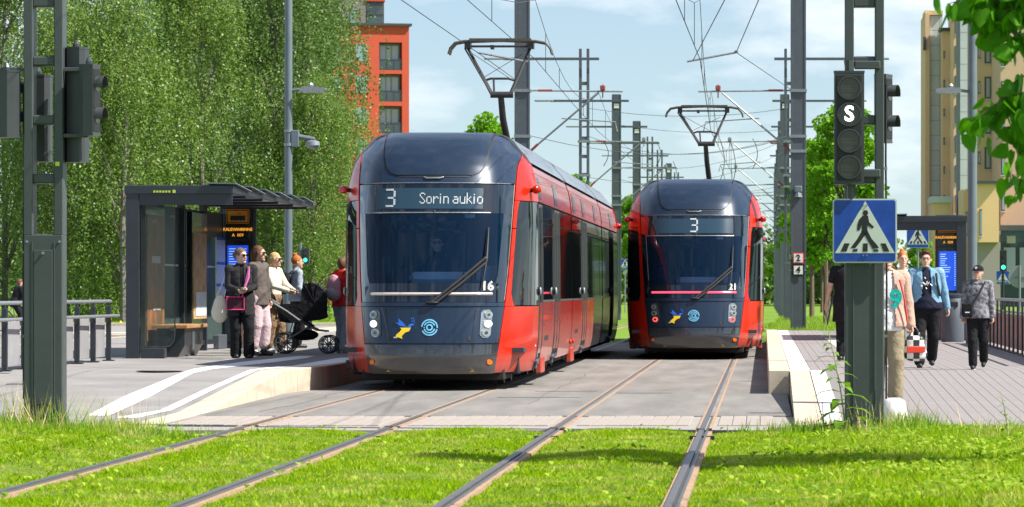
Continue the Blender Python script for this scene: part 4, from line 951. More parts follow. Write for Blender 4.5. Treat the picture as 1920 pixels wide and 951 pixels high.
for side, xm in ((1, -6.5), (-1, .93)):
    sd_ = 'left' if side > 0 else 'right'
    names = {115: 'nearest thick grey mast of the %s row', 154.5: 'ladder mast of the %s row with a lamp arm near its top', 188.5: 'box mast of the %s row next behind the first ladder mast', 218.5: 'shorter looking box mast of the %s row, third plain one',
             243.7: 'far ladder mast of the %s row', 266.7: 'farther ladder mast of the %s row just above the roofline', 292: 'second last distant mast of the %s row', 318: 'last distant mast of the %s row'}
    for Y, kd in ((115, 'box'), (154.5, 'ladder'), (188.5, 'box'), (218.5, 'box'), (243.7, 'ladder'), (266.7, 'ladder'), (292, 'box'), (318, 'ladder')):
        t = mast(xm, Y, kd, names[Y] % sd_, Y > 150, side, True, 11.5 if Y == 115 else 9.95)
        if Y == 115 and side < 0:
            for z, n_, c in ((2.18, '2', M['tailplate'] if 'tailplate' in M else M.setdefault('tailplate', mat('plate_red', (.7, .06, .04), .5))), (1.86, '4', M['signblack'])):
                part('number_plate', MB().box(-.15, .15, -.235, -.225, z-.145, z+.145), c, t); part('plate_face', MB().box(-.12, .12, -.243, -.235, z-.115, z+.115), M['white'], t)
                text(n_, .24, (0, -.25, z), t, M['signblack'], bold=.006, name='plate_number')
                part('plate_clamp', MB().box(-.24, .24, -.222, -.19, z-.02, z+.0), M['galv'], t)
            part('speaker_box', MB().box(-.10, .10, -.34, -.2, 3.95, 4.12, .02).tube([(0, -.27, 3.82), (0, -.27, 3.96)], [.12, .07], 8), M['lamp_grey'], t)
# wires
def wires(name, label, lines, r=.0075, m=None, cat='wire', grp='overhead wires'):
    t = thing(name, (0, lines[0][0][1], 0), label, cat, grp)
    for pts in lines: part_one('strand', MB().tube([(p[0], p[1]-lines[0][0][1], p[2]) for p in pts], r, 4, cap=False), m or M['wire'], t)
    return t
SUP = [0, 40.7, 79, 115, 154.5, 188.5, 218.5, 243.7, 266.7, 292, 318]
for xc, lab in ((-4.35, "the track of the nearer tram"), (-1.30, "the track of the farther tram")):
    cw = []; ms = []; dr = []
    for i, (a, b) in enumerate(zip(SUP[:-1], SUP[1:])):
        sg_ = .12*(-1)**i
        cw.append([(xc+sg_, a, 5.60), (xc, (a+b)/2, 5.575), (xc-sg_, b, 5.60)])
        pts = [(xc+sg_*(1-2*t), a+(b-a)*t, 5.85+.85*(2*t-1)**2) for t in np.linspace(0, 1, 9)]; ms.append(pts)
        for t in (.12, .3, .7, .88): dr.append([(xc+sg_*(1-2*t), a+(b-a)*t, 5.58), (xc+sg_*(1-2*t), a+(b-a)*t, 5.85+.85*(2*t-1)**2)])
    wires('contact_wire', 'contact wire above '+lab, cw, .0085)
    wires('messenger_wire', 'sagging messenger wire and droppers above '+lab, ms+dr, .0065)
wires('span_wire', 'slanting wire from the right ladder pole to the pull-off rod', [[(.957, 40.7, 6.46), (-.51, 79, 5.73), (.74, 115, 6.72)], [(.957, 40.7, 5.9), (-.4, 60, 5.7), (-1.3, 79, 5.6)]], .009)
wires('span_wire', 'slanting wire from the left ladder pole to the pull-off rod', [[(-6.87, 40.7, 6.46), (-5.30, 79, 5.73), (-6.31, 115, 6.72)]], .009)
for (a, b, lab) in (((-1.42, 79, 5.56), (-.51, 79, 5.73), 'short grey pull-off rod above the track of tram 21'), ((-5.30, 79, 5.73), (-4.4, 79, 5.56), 'short grey pull-off rod above the track of tram 16, near its pantograph')):
    tag(part('pull_off_rod', MB().tube([a, b], .022, 6).tube([b, (b[0]+.01, b[1], b[2]+.03)], .04, 6), M['galv'], None), lab, 'rod', 'pull-off rods')
cl = []
for (a, b, z0, z1, sg_) in ((154.5, 154.5, 7.9, 7.9, .3), (188.5, 188.5, 8.6, 8.4, .25), (218.5, 188.5, 7.6, 7.9, .5), (115, 154.5, 5.5, 6.9, .6), (154.5, 115, 6.9, 5.5, .6), (243.7, 243.7, 7.2, 7.2, .4), (154.5, 188.5, 5.4, 7.4, .7), (266.7, 243.7, 6.0, 7.0, .2), (188.5, 154.5, 6.2, 4.9, .3)):
    cl.append([(-6.4+7.3*t, a+(b-a)*t, z0+(z1-z0)*t-sg_*4*t*(1-t)) for t in np.linspace(0, 1, 9)])
wires('cross_wire', 'tangle of drooping feeder cables slung between the two rows of masts', cl, .0085)
cl = []
for (x, Y, h, d) in ((-3.9, 154.5, 6.7, .9), (-1.6, 154.5, 6.8, 1.6), (-1.9, 188.5, 6.8, 1.4), (-4.0, 188.5, 7.0, 1.5), (-1.2, 154.5, 6.7, 1.8), (-3.6, 218.5, 7, 1.6), (-5.8, 154.5, 6.7, .9), (-.4, 154.5, 6.8, 1.1)):
    cl.append([(x+.18*math.sin(t*PI), Y, h-d*t) for t in np.linspace(0, 1, 6)])
wires('jumper_cable', 'short looped jumper cables hanging from the bracket tubes', cl, .014)
# ---- street lamps
def street_lamp(x, Y, zl_, dirn, label, r, cam_=False, top=9.0, headw=.72, z0=.3):
    t = thing('street_lamp', (x, Y, z0), label, 'street lamp', 'street lamps beside the platforms')
    part('lamp_post', MB().lathe([(r*1.5, 0), (r*1.5, .9), (r*1.1, 1.0), (r, 1.2), (r*.95, top)], (0, 0, 0), 14), M['lamp_grey'], t, 40)
    z = zl_-z0; q = MB().tube([(dirn*r*.8, 0, z-.03), (dirn*.28, 0, z)], .03, 8); part('lamp_arm', q, M['lamp_grey'], t)
    h = MB(); h.prism([(.20, -.02), (.30, -.07), (headw-.04, -.065), (headw, -.01), (headw-.02, .02), (.42, .05), (.26, .04)], 'y', -.13, .13); h.lathe([(.05, .0), (.06, .05), (.03, .09)], (.42, 0, .03), 8)
    h.v = [(v[0]*dirn, v[1], v[2]+z) for v in h.v]; part('lamp_head', h, M['galv'], t)
    if cam_:
        zc = gz(258, Y)-z0
        part('camera_bracket', MB().box(r-.02, .20, -.07, .07, zc-.18, zc+.14, .01).tube([(.18, 0, zc+.02), (.50, 0, zc-.03)], [.05, .035], 8), M['lamp_grey'], t)
        part('dome_camera', MB().lathe([(.06, .0), (.13, -.03), (.14, -.10), (.09, -.15), (0, -.17)], (.46, 0, zc-.05), 14), M['galv'], t, True)
        part('post_band', MB().lathe([(r+.012, 0), (r+.012, .05)], (0, 0, zc+.10), 14).lathe([(r+.012, 0), (r+.012, .05)], (0, 0, zc-.16), 14), M['galv'], t)
    return t
street_lamp(gx(541, 81), 81, gz(167, 81), 1, 'tall grey street lamp with a dome camera behind the pram', .075, True)
street_lamp(gx(1823.5, 82), 82, gz(169, 82), -1, 'tall grey street lamp by the right shelter in front of the tan flats', .088, headw=.72)
# ---- railings
def railing(x, ys, lead, label, panel, grp='platform railings', z0=.3, xf=None, po=-.05, pw_=.035):
    t = thing('railing', (x, ys[0], z0), label, 'railing', grp); X = (lambda Y: xf(Y)-x) if xf else (lambda Y: 0)
    for Y in ys:
        part('post', MB().box(X(Y)-pw_, X(Y)+pw_, Y-ys[0]-.03, Y-ys[0]+.03, 0, .80, .006).tube([(X(Y), Y-ys[0], .8), (X(Y), Y-ys[0], .85)], .018, 6), M['darkframe'], t)
        part('post_foot', MB().box(X(Y)-.08, X(Y)+.08, Y-ys[0]-.07, Y-ys[0]+.07, 0, .018), M['darkframe'], t)
    for a, b in zip(ys[:-1], ys[1:]):
        part('panel', MB().box((X(a)+X(b))/2+po-.008, (X(a)+X(b))/2+po+.008, a-ys[0]+.03, b-ys[0]-.03, .06, .63, .004), panel, t)
    part('top_rail', MB().tube([(X(Y), Y-ys[0], .87) for Y in [ys[0]-lead]+ys+[ys[-1]+.15]], .026, 8), M['galv'], t, True)
    part('hand_rail', MB().tube([(X(Y)+.09, Y-ys[0], .66) for Y in [ys[0]-lead]+ys+[ys[-1]+.35]], .022, 8), M['galv'], t, True)
    return t
ysl = [62.3-1.33*k for k in range(11)][::-1]
railing(-9.6, ysl, 2, 'steel railing with grey panels left of the left shelter', mat('grey_panel', (.26, .26, .265), .5, var=.1, vs=3), xf=lambda Y: -9.57-.012*(62-Y))
ysr = [58+1.35*k for k in range(19)]
railing(4.08, ysr, 0, 'long steel railing with dark red panels at the right edge', mat('red_brown_panel', (.30, .17, .15), .5, var=.12, vs=3), xf=lambda Y: 4.08+.006*(Y-66), po=.05, pw_=.017)
# railing section seen behind the pram
railing(-9.4, [79+1.35*k for k in range(8)], .2, 'steel railing seen behind the pram wheels', M['grey2'] if 'grey2' in M else M.setdefault('grey2', mat('pale_grey_panel', (.36, .36, .36), .5)))
# ================================================================ SHELTERS
M['postgold'] = mat('poster_gold', (.75, .50, .22), .5, col2=(.30, .18, .08), vs=5); M['postdark'] = mat('poster_dark', (.05, .055, .05), .3, col2=(.55, .20, .06), vs=3.2)
M['mapblue'] = mat('timetable_print', (.45, .60, .70), .4, col2=(.80, .85, .88), vs=9); M['scrblue'] = mat('screen_blue', (.02, .08, .45), .3, emit=(.01, .06, .55), es=.55)
M['scrtxt'] = mat('screen_text', (.5, .7, .9), .4, emit=(.3, .55, .9), es=.5); M['ledor'] = mat('led_orange', (.9, .42, .03), .4, emit=(1, .4, .03), es=.6)
M['slatglass'] = glassmat('roof_slat_glass', (.45, .56, .52), .40, (.28, .36, .33))
def totem(x0, x1, Y, label, z0=.3):
    w = x1-x0; t = thing('stop_totem', (x0, Y, z0), label, 'sign totem', 'tram stop totems with a blue screen')
    part('totem_frame', MB().box(0, w, 0, .14, 0, 2.56, .012), M['darkframe'], t)
    part('side_column', MB().box(w, w+.06, .02, .12, 0, 2.56, .005), M['steel_grey'], t)
    part('upper_panel', MB().box(.03, w-.03, -.012, .002, 1.93, 2.52, .004), M['blackgloss'], t)
    part('tram_symbol_panel', MB().box(w*.10, w*.90, -.020, -.010, 2.20, 2.46, .012), M['orange'], t)
    fr = MB()
    for a in ((w*.13, w*.87, 2.432, 2.444), (w*.13, w*.87, 2.215, 2.227), (w*.13, w*.13+.012, 2.227, 2.432), (w*.87-.012, w*.87, 2.227, 2.432)): fr.box(a[0], a[1], -.024, -.019, a[2], a[3])
    part('symbol_border', fr, M['signblack'], t)['kind'] = 'stuff'
    q = MB().box(w*.24, w*.76, -.025, -.019, 2.265, 2.345)
    q.prism([(w*.45, 2.36), (w*.55, 2.385), (w*.66, 2.36), (w*.55, 2.395)], 'y', -.025, -.019)
    for k in range(5): q.box(w*(.28+k*.1), w*(.28+k*.1)+.02, -.025, -.019, 2.245, 2.265)
    part('tram_symbol', q, M['signblack'], t)['kind'] = 'stuff'
    text('KALEVANRINNE', .075, (w/2, -.018, 2.10), t, M['ledor'], name='stop_name', xscale=.95, bold=.001); text('A  009', .075, (w/2, -.018, 2.00), t, M['ledor'], name='stop_code')
    part('screen_frame', MB().box(.03, w-.03, -.014, .002, .95, 1.90, .004), M['blackgloss'], t)
    part('screen', MB().box(.07, w-.07, -.018, -.010, 1.02, 1.82), M['scrblue'], t)
    rr = random.Random(4); q = MB()
    for k in range(15):
        z = 1.76-k*.045; q.box(.10, .10+rr.uniform(.08, .22), -.021, -.017, z-.008, z+.006); q.box(w-.13, w-.10, -.021, -.017, z-.008, z+.006)
    part('screen_lines', q, M['scrtxt'], t)['kind'] = 'stuff'
    part('lower_panel', MB().box(.03, w-.03, -.012, .002, .12, .88, .004), M['darkframe'], t)
    return t
totem(gx(419, 75.4), gx(473, 75.4), 75.4, 'orange tram sign and blue timetable screen under the left shelter roof')
totem(gx(1754, 87), gx(1801, 87), 87, 'orange tram sign and blue timetable screen at the right shelter')
def shelter(x0, dirn, Y0_, Y1_, label, full=True, ztop=2.60):
    t = thing('tram_shelter', (x0, Y0_, .3), label, 'shelter', 'dark framed tram stop shelters'); D = Y1_-Y0_
    X = lambda a: dirn*a
    def bx(a, b, y0, y1, z0, z1, bev=.0):
        q = MB().box(min(X(a), X(b)), max(X(a), X(b)), y0, y1, z0, z1, bev); return q
    part('corner_post', bx(0, .20, 0, .12, 0, ztop-.10, .008), M['darkframe'], t)
    ysp = [3.2, 5.6, 8.4, D-.3]
    for y in ysp: part('post', bx(0, .13, y-.05, y+.05, 0, ztop-.10, .008), M['darkframe'], t)
    part('roof', bx(-.02, 1.62, -.02, D, ztop-.115, ztop+.015, .01), M['darkframe'], t)
    part('roof_beam', bx(.02, 1.60, .02, .10, ztop-.28, ztop-.115, .0), M['darkframe'], t)
    for k in range(int(D/2.2)): part('roof_rib', bx(.1, 1.62, 1.6+k*2.2, 1.68+k*2.2, ztop-.15, ztop-.11), M['darkframe'], t)
    for k in range(6):      # overlapping glass slats stepping down towards the track
        y0, y1 = k*D/6-.05, (k+1)*D/6+.02; a, b = 1.2, 1.66; z = ztop+.02
        q = MB(); v = [(X(a), y0, z+.04), (X(b), y0, z+.03), (X(b), y1, z-.05), (X(a), y1, z-.03), (X(a), y0, z+.02), (X(b), y0, z+.01), (X(b), y1, z-.07), (X(a), y1, z-.05)]
        q.add(v, [(0,1,2,3), (4,7,6,5), (0,4,5,1), (1,5,6,2), (2,6,7,3), (3,7,4,0)]); part('roof_slat', q, M['slatglass'], t)
        part('slat_edge', MB().tube([(X(b), y0, z+.02), (X(b), y1, z-.06)], .014, 5), M['lamp_grey'], t)
    # back wall panes with a low plinth
    ed = [.12]+ysp
    for a, b in zip(ed[:-1], ed[1:]):
        part('glass_pane', bx(.05, .062, a+.06, b-.06, .18, ztop-.22), M['glassback'], t)
        part('pane_sill', bx(.02, .10, a+.05, b-.05, .10, .18), M['darkframe'], t)
        for s_ in ((a+b)/2,): part('glass_marking', bx(.064, .066, a+.3, b-.3, 1.42, 1.45), M['white'], t)
    if full:
        # end wing of curved glass facing the camera
        g = [(.22, .17), (.56, .17), (.66, .19), (.72, .26), (.735, .38), (.735, ztop-.30), (.70, ztop-.24), (.22, ztop-.24)]
        part('end_glass', MB().prism([(X(a), z) for a, z in g], 'y', .05, .062), M['glass'], t)
        part('end_glass_rim', MB().tube([(X(a), .056, z) for a, z in g[:-1]], .010, 5), M['blackgloss'], t)
        for z in (.42, 2.12): part('glass_clip', bx(.66, .74, .03, .08, z, z+.05), M['blackgloss'], t)
        part('foot_box', bx(.22, .58, .02, .3, 0, .155, .01), M['darkframe'], t)
        for (y0, y1, pm, zlo) in ((.9, 3.0, 'postdark', .25), (6.2, 8.1, 'postgold', .55)):
            part('poster_case', bx(.07, .17, y0, y1, zlo-.08, 2.33, .01), M['blackgloss'], t)
            part('poster', bx(.172, .180, y0+.12, y1-.12, zlo, 1.98 if pm == 'postgold' else 2.2), M[pm], t)
        part('poster_sheet', bx(.182, .188, 6.6, 7.9, .60, 1.0), M['mapblue'], t)
        part('poster_mark', bx(.182, .186, 1.5, 2.4, 1.45, 1.56), M['cabgrey'], t); part('poster_mark', bx(.182, .186, 1.5, 2.0, 2.08, 2.13), M['cabgrey'], t); part('poster_mark', bx(.182, .186, 1.6, 2.4, .72, .75), M['cabgrey'], t)
        part('timetable', bx(.10, .12, D-1.75, D-.55, .62, 1.95, .004), M['mapblue'], t)
        for z in (1.93, 1.5, 1.12, .66): part('timetable_band', bx(.121, .125, D-1.74, D-.56, z-.025, z+.02), M['birdblue'], t)
        part('timetable_foot', bx(.06, .16, D-1.7, D-.6, 0, .25, .01), M['mast_grey'], t)
        q = MB()
        for i, (u, v, r0) in enumerate(((.55, 2.545, .02),)): pass
        for k in range(6): q.box(X(.42)+k*.045, X(.42)+k*.045+.03, -.026, -.019, ztop-.095, ztop-.065)
        q.box(X(.42)+.29, X(.42)+.335, -.026, -.019, ztop-.10, ztop-.055)
        part('roof_sticker', q, mat('lime_print', (.45, .60, .05), .5), t)['kind'] = 'stuff'
    return t
SH = shelter(-9.63, 1, 64.4, 75.9, 'dark framed glass tram shelter on the left platform with posters')
shelter(gx(1812, 86.5), -1, 86.5, 97, 'dark framed tram shelter on the right platform, partly behind the walkers', full=False, ztop=2.52)
# bench in the left shelter
t = thing('bench', (-9.36, 65.5, .3), 'dark box bench with a wooden top inside the left shelter', 'bench')
part('bench_box', MB().prism([(.04, 0), (.36, 0), (.46, .18), (.46, .44), (.04, .44)], 'y', .06, 2.2), M['darkframe'], t)
for k in range(3): part('plank', MB().box(-.03+k*.185, .15+k*.185, -.05, 2.3, .442, .50, .008), M['wood'], t)
part('bench_leg', MB().box(.1, .30, 1.2, 1.5, -.0, .1), M['darkframe'], t)
part('side_plate', MB().box(.461, .47, .9, 1.15, .1, .40), M['mast_grey'], t)
# litter bin & info stand by the right shelter
t = thing('litter_bin', (gx(1786, 84.5), 84.5, .3), 'dark steel litter bin beside the right shelter', 'litter bin')
part('bin_body', MB().lathe([(.22, 0), (.23, .05), (.23, .86), (.20, .90)], (0, 0, 0), 20), M['mast_grey'], t, 40)
part('bin_lid', MB().lathe([(.235, .0), (.235, .05), (.12, .09), (0, .09)], (0, 0, .88), 20), M['darkframe'], t, 40)
part('bin_slot', MB().box(-.1, .1, -.24, -.2, .70, .80, .01), M['black'], t)
t = thing('notice_board', (gx(1769, 87.6), 87.6, .3), 'low panel with a colourful orange and pink poster behind the walking woman', 'notice board')
part('board', MB().box(-.10, .10, 0, .03, .02, .62, .004), M['darkframe'], t); part('board_poster', MB().box(-.085, .085, -.006, 0, .06, .60), mat('bright_poster', (.75, .25, .08), .5, col2=(.55, .15, .35), vs=14), t)
# round sign back
p = px(1912, 519, 150)
t = thing('round_sign', p, 'round grey back of a traffic sign at the right edge', 'sign'); part('sign_plate', MB().disc((0, 0, 0), .40, 'y', .02, 28), M['galv'], t); part('sign_post', MB().tube([(0, -.04, -p.z), (0, -.04, .4)], .035, 8), M['galv'], t); part('sign_rib', MB().box(-.3, .3, -.03, -.0, -.05, .0), M['lamp_grey'], t)
# ================================================================ TREES
M['birchleaf'] = leafmat('birch_leaf', (0.085, 0.16, 0.028), (0.20, 0.29, 0.07), 0.32, (0.36, 0.42, 0.17), spec=.28, rough=.42)
M['birchleaf2'] = leafmat('birch_leaf_darker', (0.065, 0.13, 0.03), (0.15, 0.22, 0.065), 0.30, spec=.28, rough=.42)
M['limeleaf'] = leafmat('lime_leaf', (0.09, 0.24, 0.01), (0.20, 0.40, 0.02), 0.35)
M['limebig'] = leafmat('lime_leaf_near', (0.05, 0.20, 0.008), (0.11, 0.32, 0.012), 0.40)
M['bushleaf'] = leafmat('russet_bush_leaf', (0.13, 0.12, 0.04), (0.24, 0.19, 0.07), 0.25)
M['farleaf'] = leafmat('far_wood_leaf', (0.10, 0.19, 0.05), (0.20, 0.30, 0.09), 0.2)
M['birchbark'] = mat('birch_bark', (0.26, 0.24, 0.20), .8, col2=(.08, .07, .06), vs=5, stretch=(1, 1, 3))
M['bark'] = mat('tree_bark', (0.12, 0.085, 0.06), .9, var=.3, vs=10, bump=.4, bs=30)
def leafmesh(name, C, size, m, rng, flat=0.35, aspect=.62, lobes=4):
    """C (n,3) leaf centres -> one mesh of small diamond leaves"""
    n = len(C); a = rng.uniform(0, 2*PI, n); el_ = rng.normal(-.5, .6, n); s = size*rng.uniform(.65, 1.35, n)
    d = np.stack([np.cos(a)*np.cos(el_), np.sin(a)*np.cos(el_), np.sin(el_)], 1)
    r = rng.normal(size=(n, 3)); q = np.cross(d, r); q /= np.linalg.norm(q, axis=1)[:, None]+1e-9
    V = np.stack([C, C + d*(s*.45)[:, None] + q*(s*aspect*.5)[:, None], C + d*s[:, None], C + d*(s*.45)[:, None] - q*(s*aspect*.5)[:, None]], 1).reshape(-1, 3)
    return npmesh(name, V, np.arange(4*n).reshape(-1, 4), m)
def limb_mb(mb, p, d, L_, r, rng, depth, spread, out=None):
    p = Vector(p); d = Vector(d).normalized(); pts = [p]; rs = [r]
    for k in range(4):
        d = (d + Vector(rng.normal(0, .10, 3))).normalized(); p = p + d*L_/4; pts.append(p); rs.append(r*(1-.6*(k+1)/4))
        if depth > 0:
            for _ in range(2):
                dd = (d + Vector(rng.normal(0, spread, 3))).normalized(); limb_mb(mb, p, dd, L_*.55, rs[-1]*.65, rng, depth-1, spread, out)
    mb.tube(pts, rs, 5, cap=False)
    if out is not None: out.append(pts[-1])
def birch_mesh(seed, H, Wd, zb, nst, lm, leaf=.115, shape=1.0):
    rng = np.random.default_rng(seed); 
    # foliage clumps: a few hundred hanging sprays gathered round branch ends
    nc = 62; u = rng.uniform(0, 1, nc)**.8; th = rng.uniform(0, 2*PI, nc); rad = np.sqrt(rng.uniform(.12, 1, nc))
    prof = np.sin(PI*np.clip(.10+.90*u, 0, 1))**.55*(1-.35*u)
    cc = np.stack([np.cos(th)*rad*prof*Wd, np.sin(th)*rad*prof*Wd, zb+(H-zb)*u], 1); cs = rng.uniform(.6, 1.3, nc)
    k = rng.integers(0, nc, nst); st = cc[k] + rng.normal(0, 1, (nst, 3))*np.stack([cs[k]*.62, cs[k]*.62, cs[k]*.5], 1)
    nl = 22; ln = rng.uniform(.7, 2.0, nst)[:, None]; t = np.linspace(0, 1, nl)[None, :]*ln
    sw = rng.normal(0, .22, (nst, 1)); sw2 = rng.normal(0, .22, (nst, 1))
    P = np.stack([st[:, 0:1]+sw*t**.7, st[:, 1:2]+sw2*t**.7, st[:, 2:3]-t], 2).reshape(-1, 3) + rng.normal(0, .055, (nst*nl, 3))
    P = P[P[:, 2] > .35]
    b = MB(); top = (0, 0, H*.93); b.tube([(0, 0, -.2), (.05, 0, H*.3), (-.08, .05, H*.6), top], [.15, .11, .06, .015], 8)
    for i in range(nc):
        if i % 2 == 0:
            z0 = max(1.5, cc[i][2]-rng.uniform(1.5, 3)); b.tube([(0, 0, z0), tuple(cc[i]*np.array([.5, .5, 0]) + np.array([0, 0, (z0+cc[i][2])/2+.5])), tuple(cc[i]+np.array([0, 0, .3]))], [.06, .035, .012], 4, cap=False)
    return leafmesh('crown', P, leaf, lm, rng), b.mesh('trunk', M['birchbark'], True)
def tree_of(meshes, name, loc, rz, sc_, label, cat, group):
    t = thing(name, loc, label, cat, group, rz); t.scale = (sc_, sc_, sc_)
    link('crown', meshes[0], t); link('trunk', meshes[1], t); return t
B1 = birch_mesh(1, 16.5, 3.3, 1.6, 1900, M['birchleaf']); B2 = birch_mesh(2, 15.5, 3.0, 1.0, 1800, M['birchleaf2']); B3 = birch_mesh(3, 13.5, 3.6, .6, 1900, M['birchleaf'])
bl_ = [(-27.4, 183, B3, .92, 'birch in the second row between the left pole and the shelter'), (-30.6, 172, B1, 1.0, 'leftmost tall birch, above the cyclist'), (-27.6, 168, B3, .98, 'birch with drooping twigs right behind the left ladder pole'), (-24.9, 166, B3, 1.0, 'broad light green birch filling the space above the left shelter'),
       (-22.4, 170, B1, .92, 'birch rising just left of the street lamp'), (-19.9, 173, B2, 1.0, 'darker birch behind the street lamp'), (-18.2, 172, B3, .76, 'lower birch directly left of the nearer tram'),
       (-33.8, 180, B2, 1.1, 'birch mostly beyond the left edge of the picture'), (-29.5, 186, B2, 1.15, 'dark tall birch in the second row at far left'), (-25.6, 188, B1, 1.1, 'tall birch in the second row with bare twigs against the sky'), (-22.0, 186, B2, 1.08, 'dark second row birch above the shelter roof'),
       (-19.6, 184, B2, 1.05, 'tallest birch partly covering the red flats'), (-27.5, 198, B2, 1.2, 'third row birch filling the gaps at left'), (-21.5, 200, B2, 1.15, 'third row birch filling the gaps behind the lamp'), (-24.0, 179, B2, .72, 'small dark birch low behind the shelter'), (-20.5, 180, B3, .7, 'small birch low behind the waiting women'), (-31.0, 190, B3, .9, 'small birch low at the far left')]
for i, (x, y, b, s_, lab) in enumerate(bl_): tree_of(b, 'birch_tree', (x, y, -.1), i*1.3, s_, lab, 'tree', 'birches beyond the road at left')
def round_tree(seed, H, Wd, zb, n, lm, leaf, nc=46, bark=None, tr=.09):
    rng = np.random.default_rng(seed); v = rng.normal(size=(nc, 3)); v /= np.linalg.norm(v, axis=1)[:, None]; rad = rng.uniform(.45, 1, nc)**.5
    cz = (zb+H)/2; hz = (H-zb)/2; cc = v*rad[:, None]*np.array([Wd*.84, Wd*.84, hz*.9]); cc[:, :2] *= (1-.28*np.clip(cc[:, 2:3]/hz, -1, 1)); cc[:, 2] += cz
    k = rng.integers(0, nc, n); r = rng.normal(size=(n, 3)); r /= np.linalg.norm(r, axis=1)[:, None]; P = cc[k] + r*(rng.uniform(.3, 1, n)**.5)[:, None]*Wd*.30*np.array([1, 1, .8])
    b = MB(); b.tube([(0, 0, -.15), (.02, 0, zb), (0, .02, cz), (0, 0, H*.93)], [tr, tr*.85, tr*.5, .01], 8)
    for i in range(nc): b.tube([(0, 0, max(zb*.9, cc[i][2]-1.0)), tuple(cc[i]*np.array([.5, .5, 1])-np.array([0, 0, .25])), tuple(cc[i])], [tr*.35, tr*.22, .006], 4, cap=False)
    return leafmesh('crown', P, leaf, lm, rng, aspect=.85), b.mesh('trunk', bark or M['bark'], True)
L1 = round_tree(11, 7.3, 1.25, 2.0, 9000, M['limeleaf'], .13); L2 = round_tree(12, 6.6, 1.15, 1.8, 8000, M['limeleaf'], .13)
rowR = [(2.35, 122, L1, 1.0, 'bright green lime tree with a staked trunk right of the numbered mast'), (2.0, 137, L2, 1.03, 'second lime tree of the right row, behind the staked one'), (2.3, 152, L1, .98, 'third lime tree of the right row'), (1.9, 170, L2, 1.05, 'fourth lime tree of the right row'), (2.2, 192, L1, 1.0, 'fifth lime tree of the right row'), (1.9, 216, L2, 1.05, 'sixth lime tree of the right row, far back'),
        (3.4, 250, L1, 1.0, 'lime tree far back right of the row')]
for i, (x, y, b, s_, lab) in enumerate(rowR): tree_of(b, 'lime_tree', (x, y, -.03), i*2.1, s_, lab, 'tree', 'young lime trees along the line')
rowL = [(-7.85, 122, L2, 1.02, 'bright green lime tree top showing beside the nearer pantograph'), (-8.2, 140, L1, .86, 'lime tree hidden behind the nearer tram'), (-7.9, 178, L2, .98, 'lime tree whose tip shows above the nearer tram\'s roof'), (-7.7, 244, L1, 1.0, 'lime tree seen in the gap between the two trams'), (-7.2, 262, L2, 1.05, 'farther lime tree in the gap between the two trams')]
for i, (x, y, b, s_, lab) in enumerate(rowL): tree_of(b, 'lime_tree', (x, y, -.03), i*1.7+.6, s_, lab, 'tree', 'young lime trees along the line')
TS = round_tree(31, 11.2, 1.5, 6.3, 6000, M['limeleaf'], .14, 30)
tree_of(TS, 'lime_tree', (6.5, 32.4, 0), 1.0, 1.0, 'street tree just outside the right edge whose shade falls across the lawn', 'tree', 'young lime trees along the line')
# stakes round the first lime
t = thing('tree_stakes', (2.2, 121.5, 0), 'dark tripod stake frame round the trunk of the staked lime tree', 'tree stakes')
for k, (a, b) in enumerate(((-.38, -.1), (.36, .0), (.0, .45))): part('stake', MB().tube([(a*1.25, b*1.3, -.05), (a*.55, b*.5, 1.25)], .028, 6), M['black'], t)
part('stake_tie', MB().tube([(-.25, 0, 1.2), (.22, 0, 1.2), (0, .26, 1.2), (-.25, 0, 1.2)], .02, 5), M['black'], t)
# russet bush and sapling behind the nearer tram
BU = round_tree(21, 14.2, 2.6, 6, 6000, M['bushleaf'], .30, 40)
for i, (xp, Y, s_, lab) in enumerate(((728, 330, .98, 'russet tree top in front of the red flats'), (706, 325, .90, 'russet tree between the birches and the red flats'), (752, 328, .93, 'right hand russet tree top in front of the red flats'))):
    tree_of(BU, 'russet_tree', (gx(xp, Y), Y, 0), i*2., s_, lab, 'tree', 'russet trees before the red flats')
BU2 = round_tree(22, 13.9, 1.2, 6, 900, M['bushleaf'], .28, 30); tree_of(BU2, 'sapling', (gx(778, 335), 335, 0), 0, .97, 'thin leafed grey green sapling top right of the red flats', 'tree', None)
# far wood that closes the view
rng = np.random.default_rng(5); P = []
for i in range(150):
    x = rng.uniform(-75, 75); y = rng.uniform(400, 470); h = rng.uniform(5.0, 7.6); w_ = rng.uniform(2.0, 3.6); n = 520
    v = rng.normal(size=(n, 3)); v /= np.linalg.norm(v, axis=1)[:, None]; P.append(v*np.array([w_, w_, h*.5])*rng.uniform(.8, 1.05, (n, 1)) + np.array([x, y, h*.5]))
tag(link('far_wood', leafmesh('far_wood', np.concatenate(P), .62, M['farleaf'], rng)), 'low band of far woodland closing the end of the line', 'trees', kind='stuff')
for i, (x, y, s_) in enumerate(((.9, 330, .75), (3.2, 345, .8), (6.8, 335, .82), (-1.2, 352, .62), (9.5, 350, .9), (12.5, 340, .85))):
    tree_of(L1 if i % 2 else L2, 'far_tree', (x, y, 0), i, s_, 'small distant round tree, %s from the left beyond the end of the right row' % ['second', 'third', 'fourth', 'first', 'fifth', 'last'][i], 'tree', 'small distant trees at the end of the line')
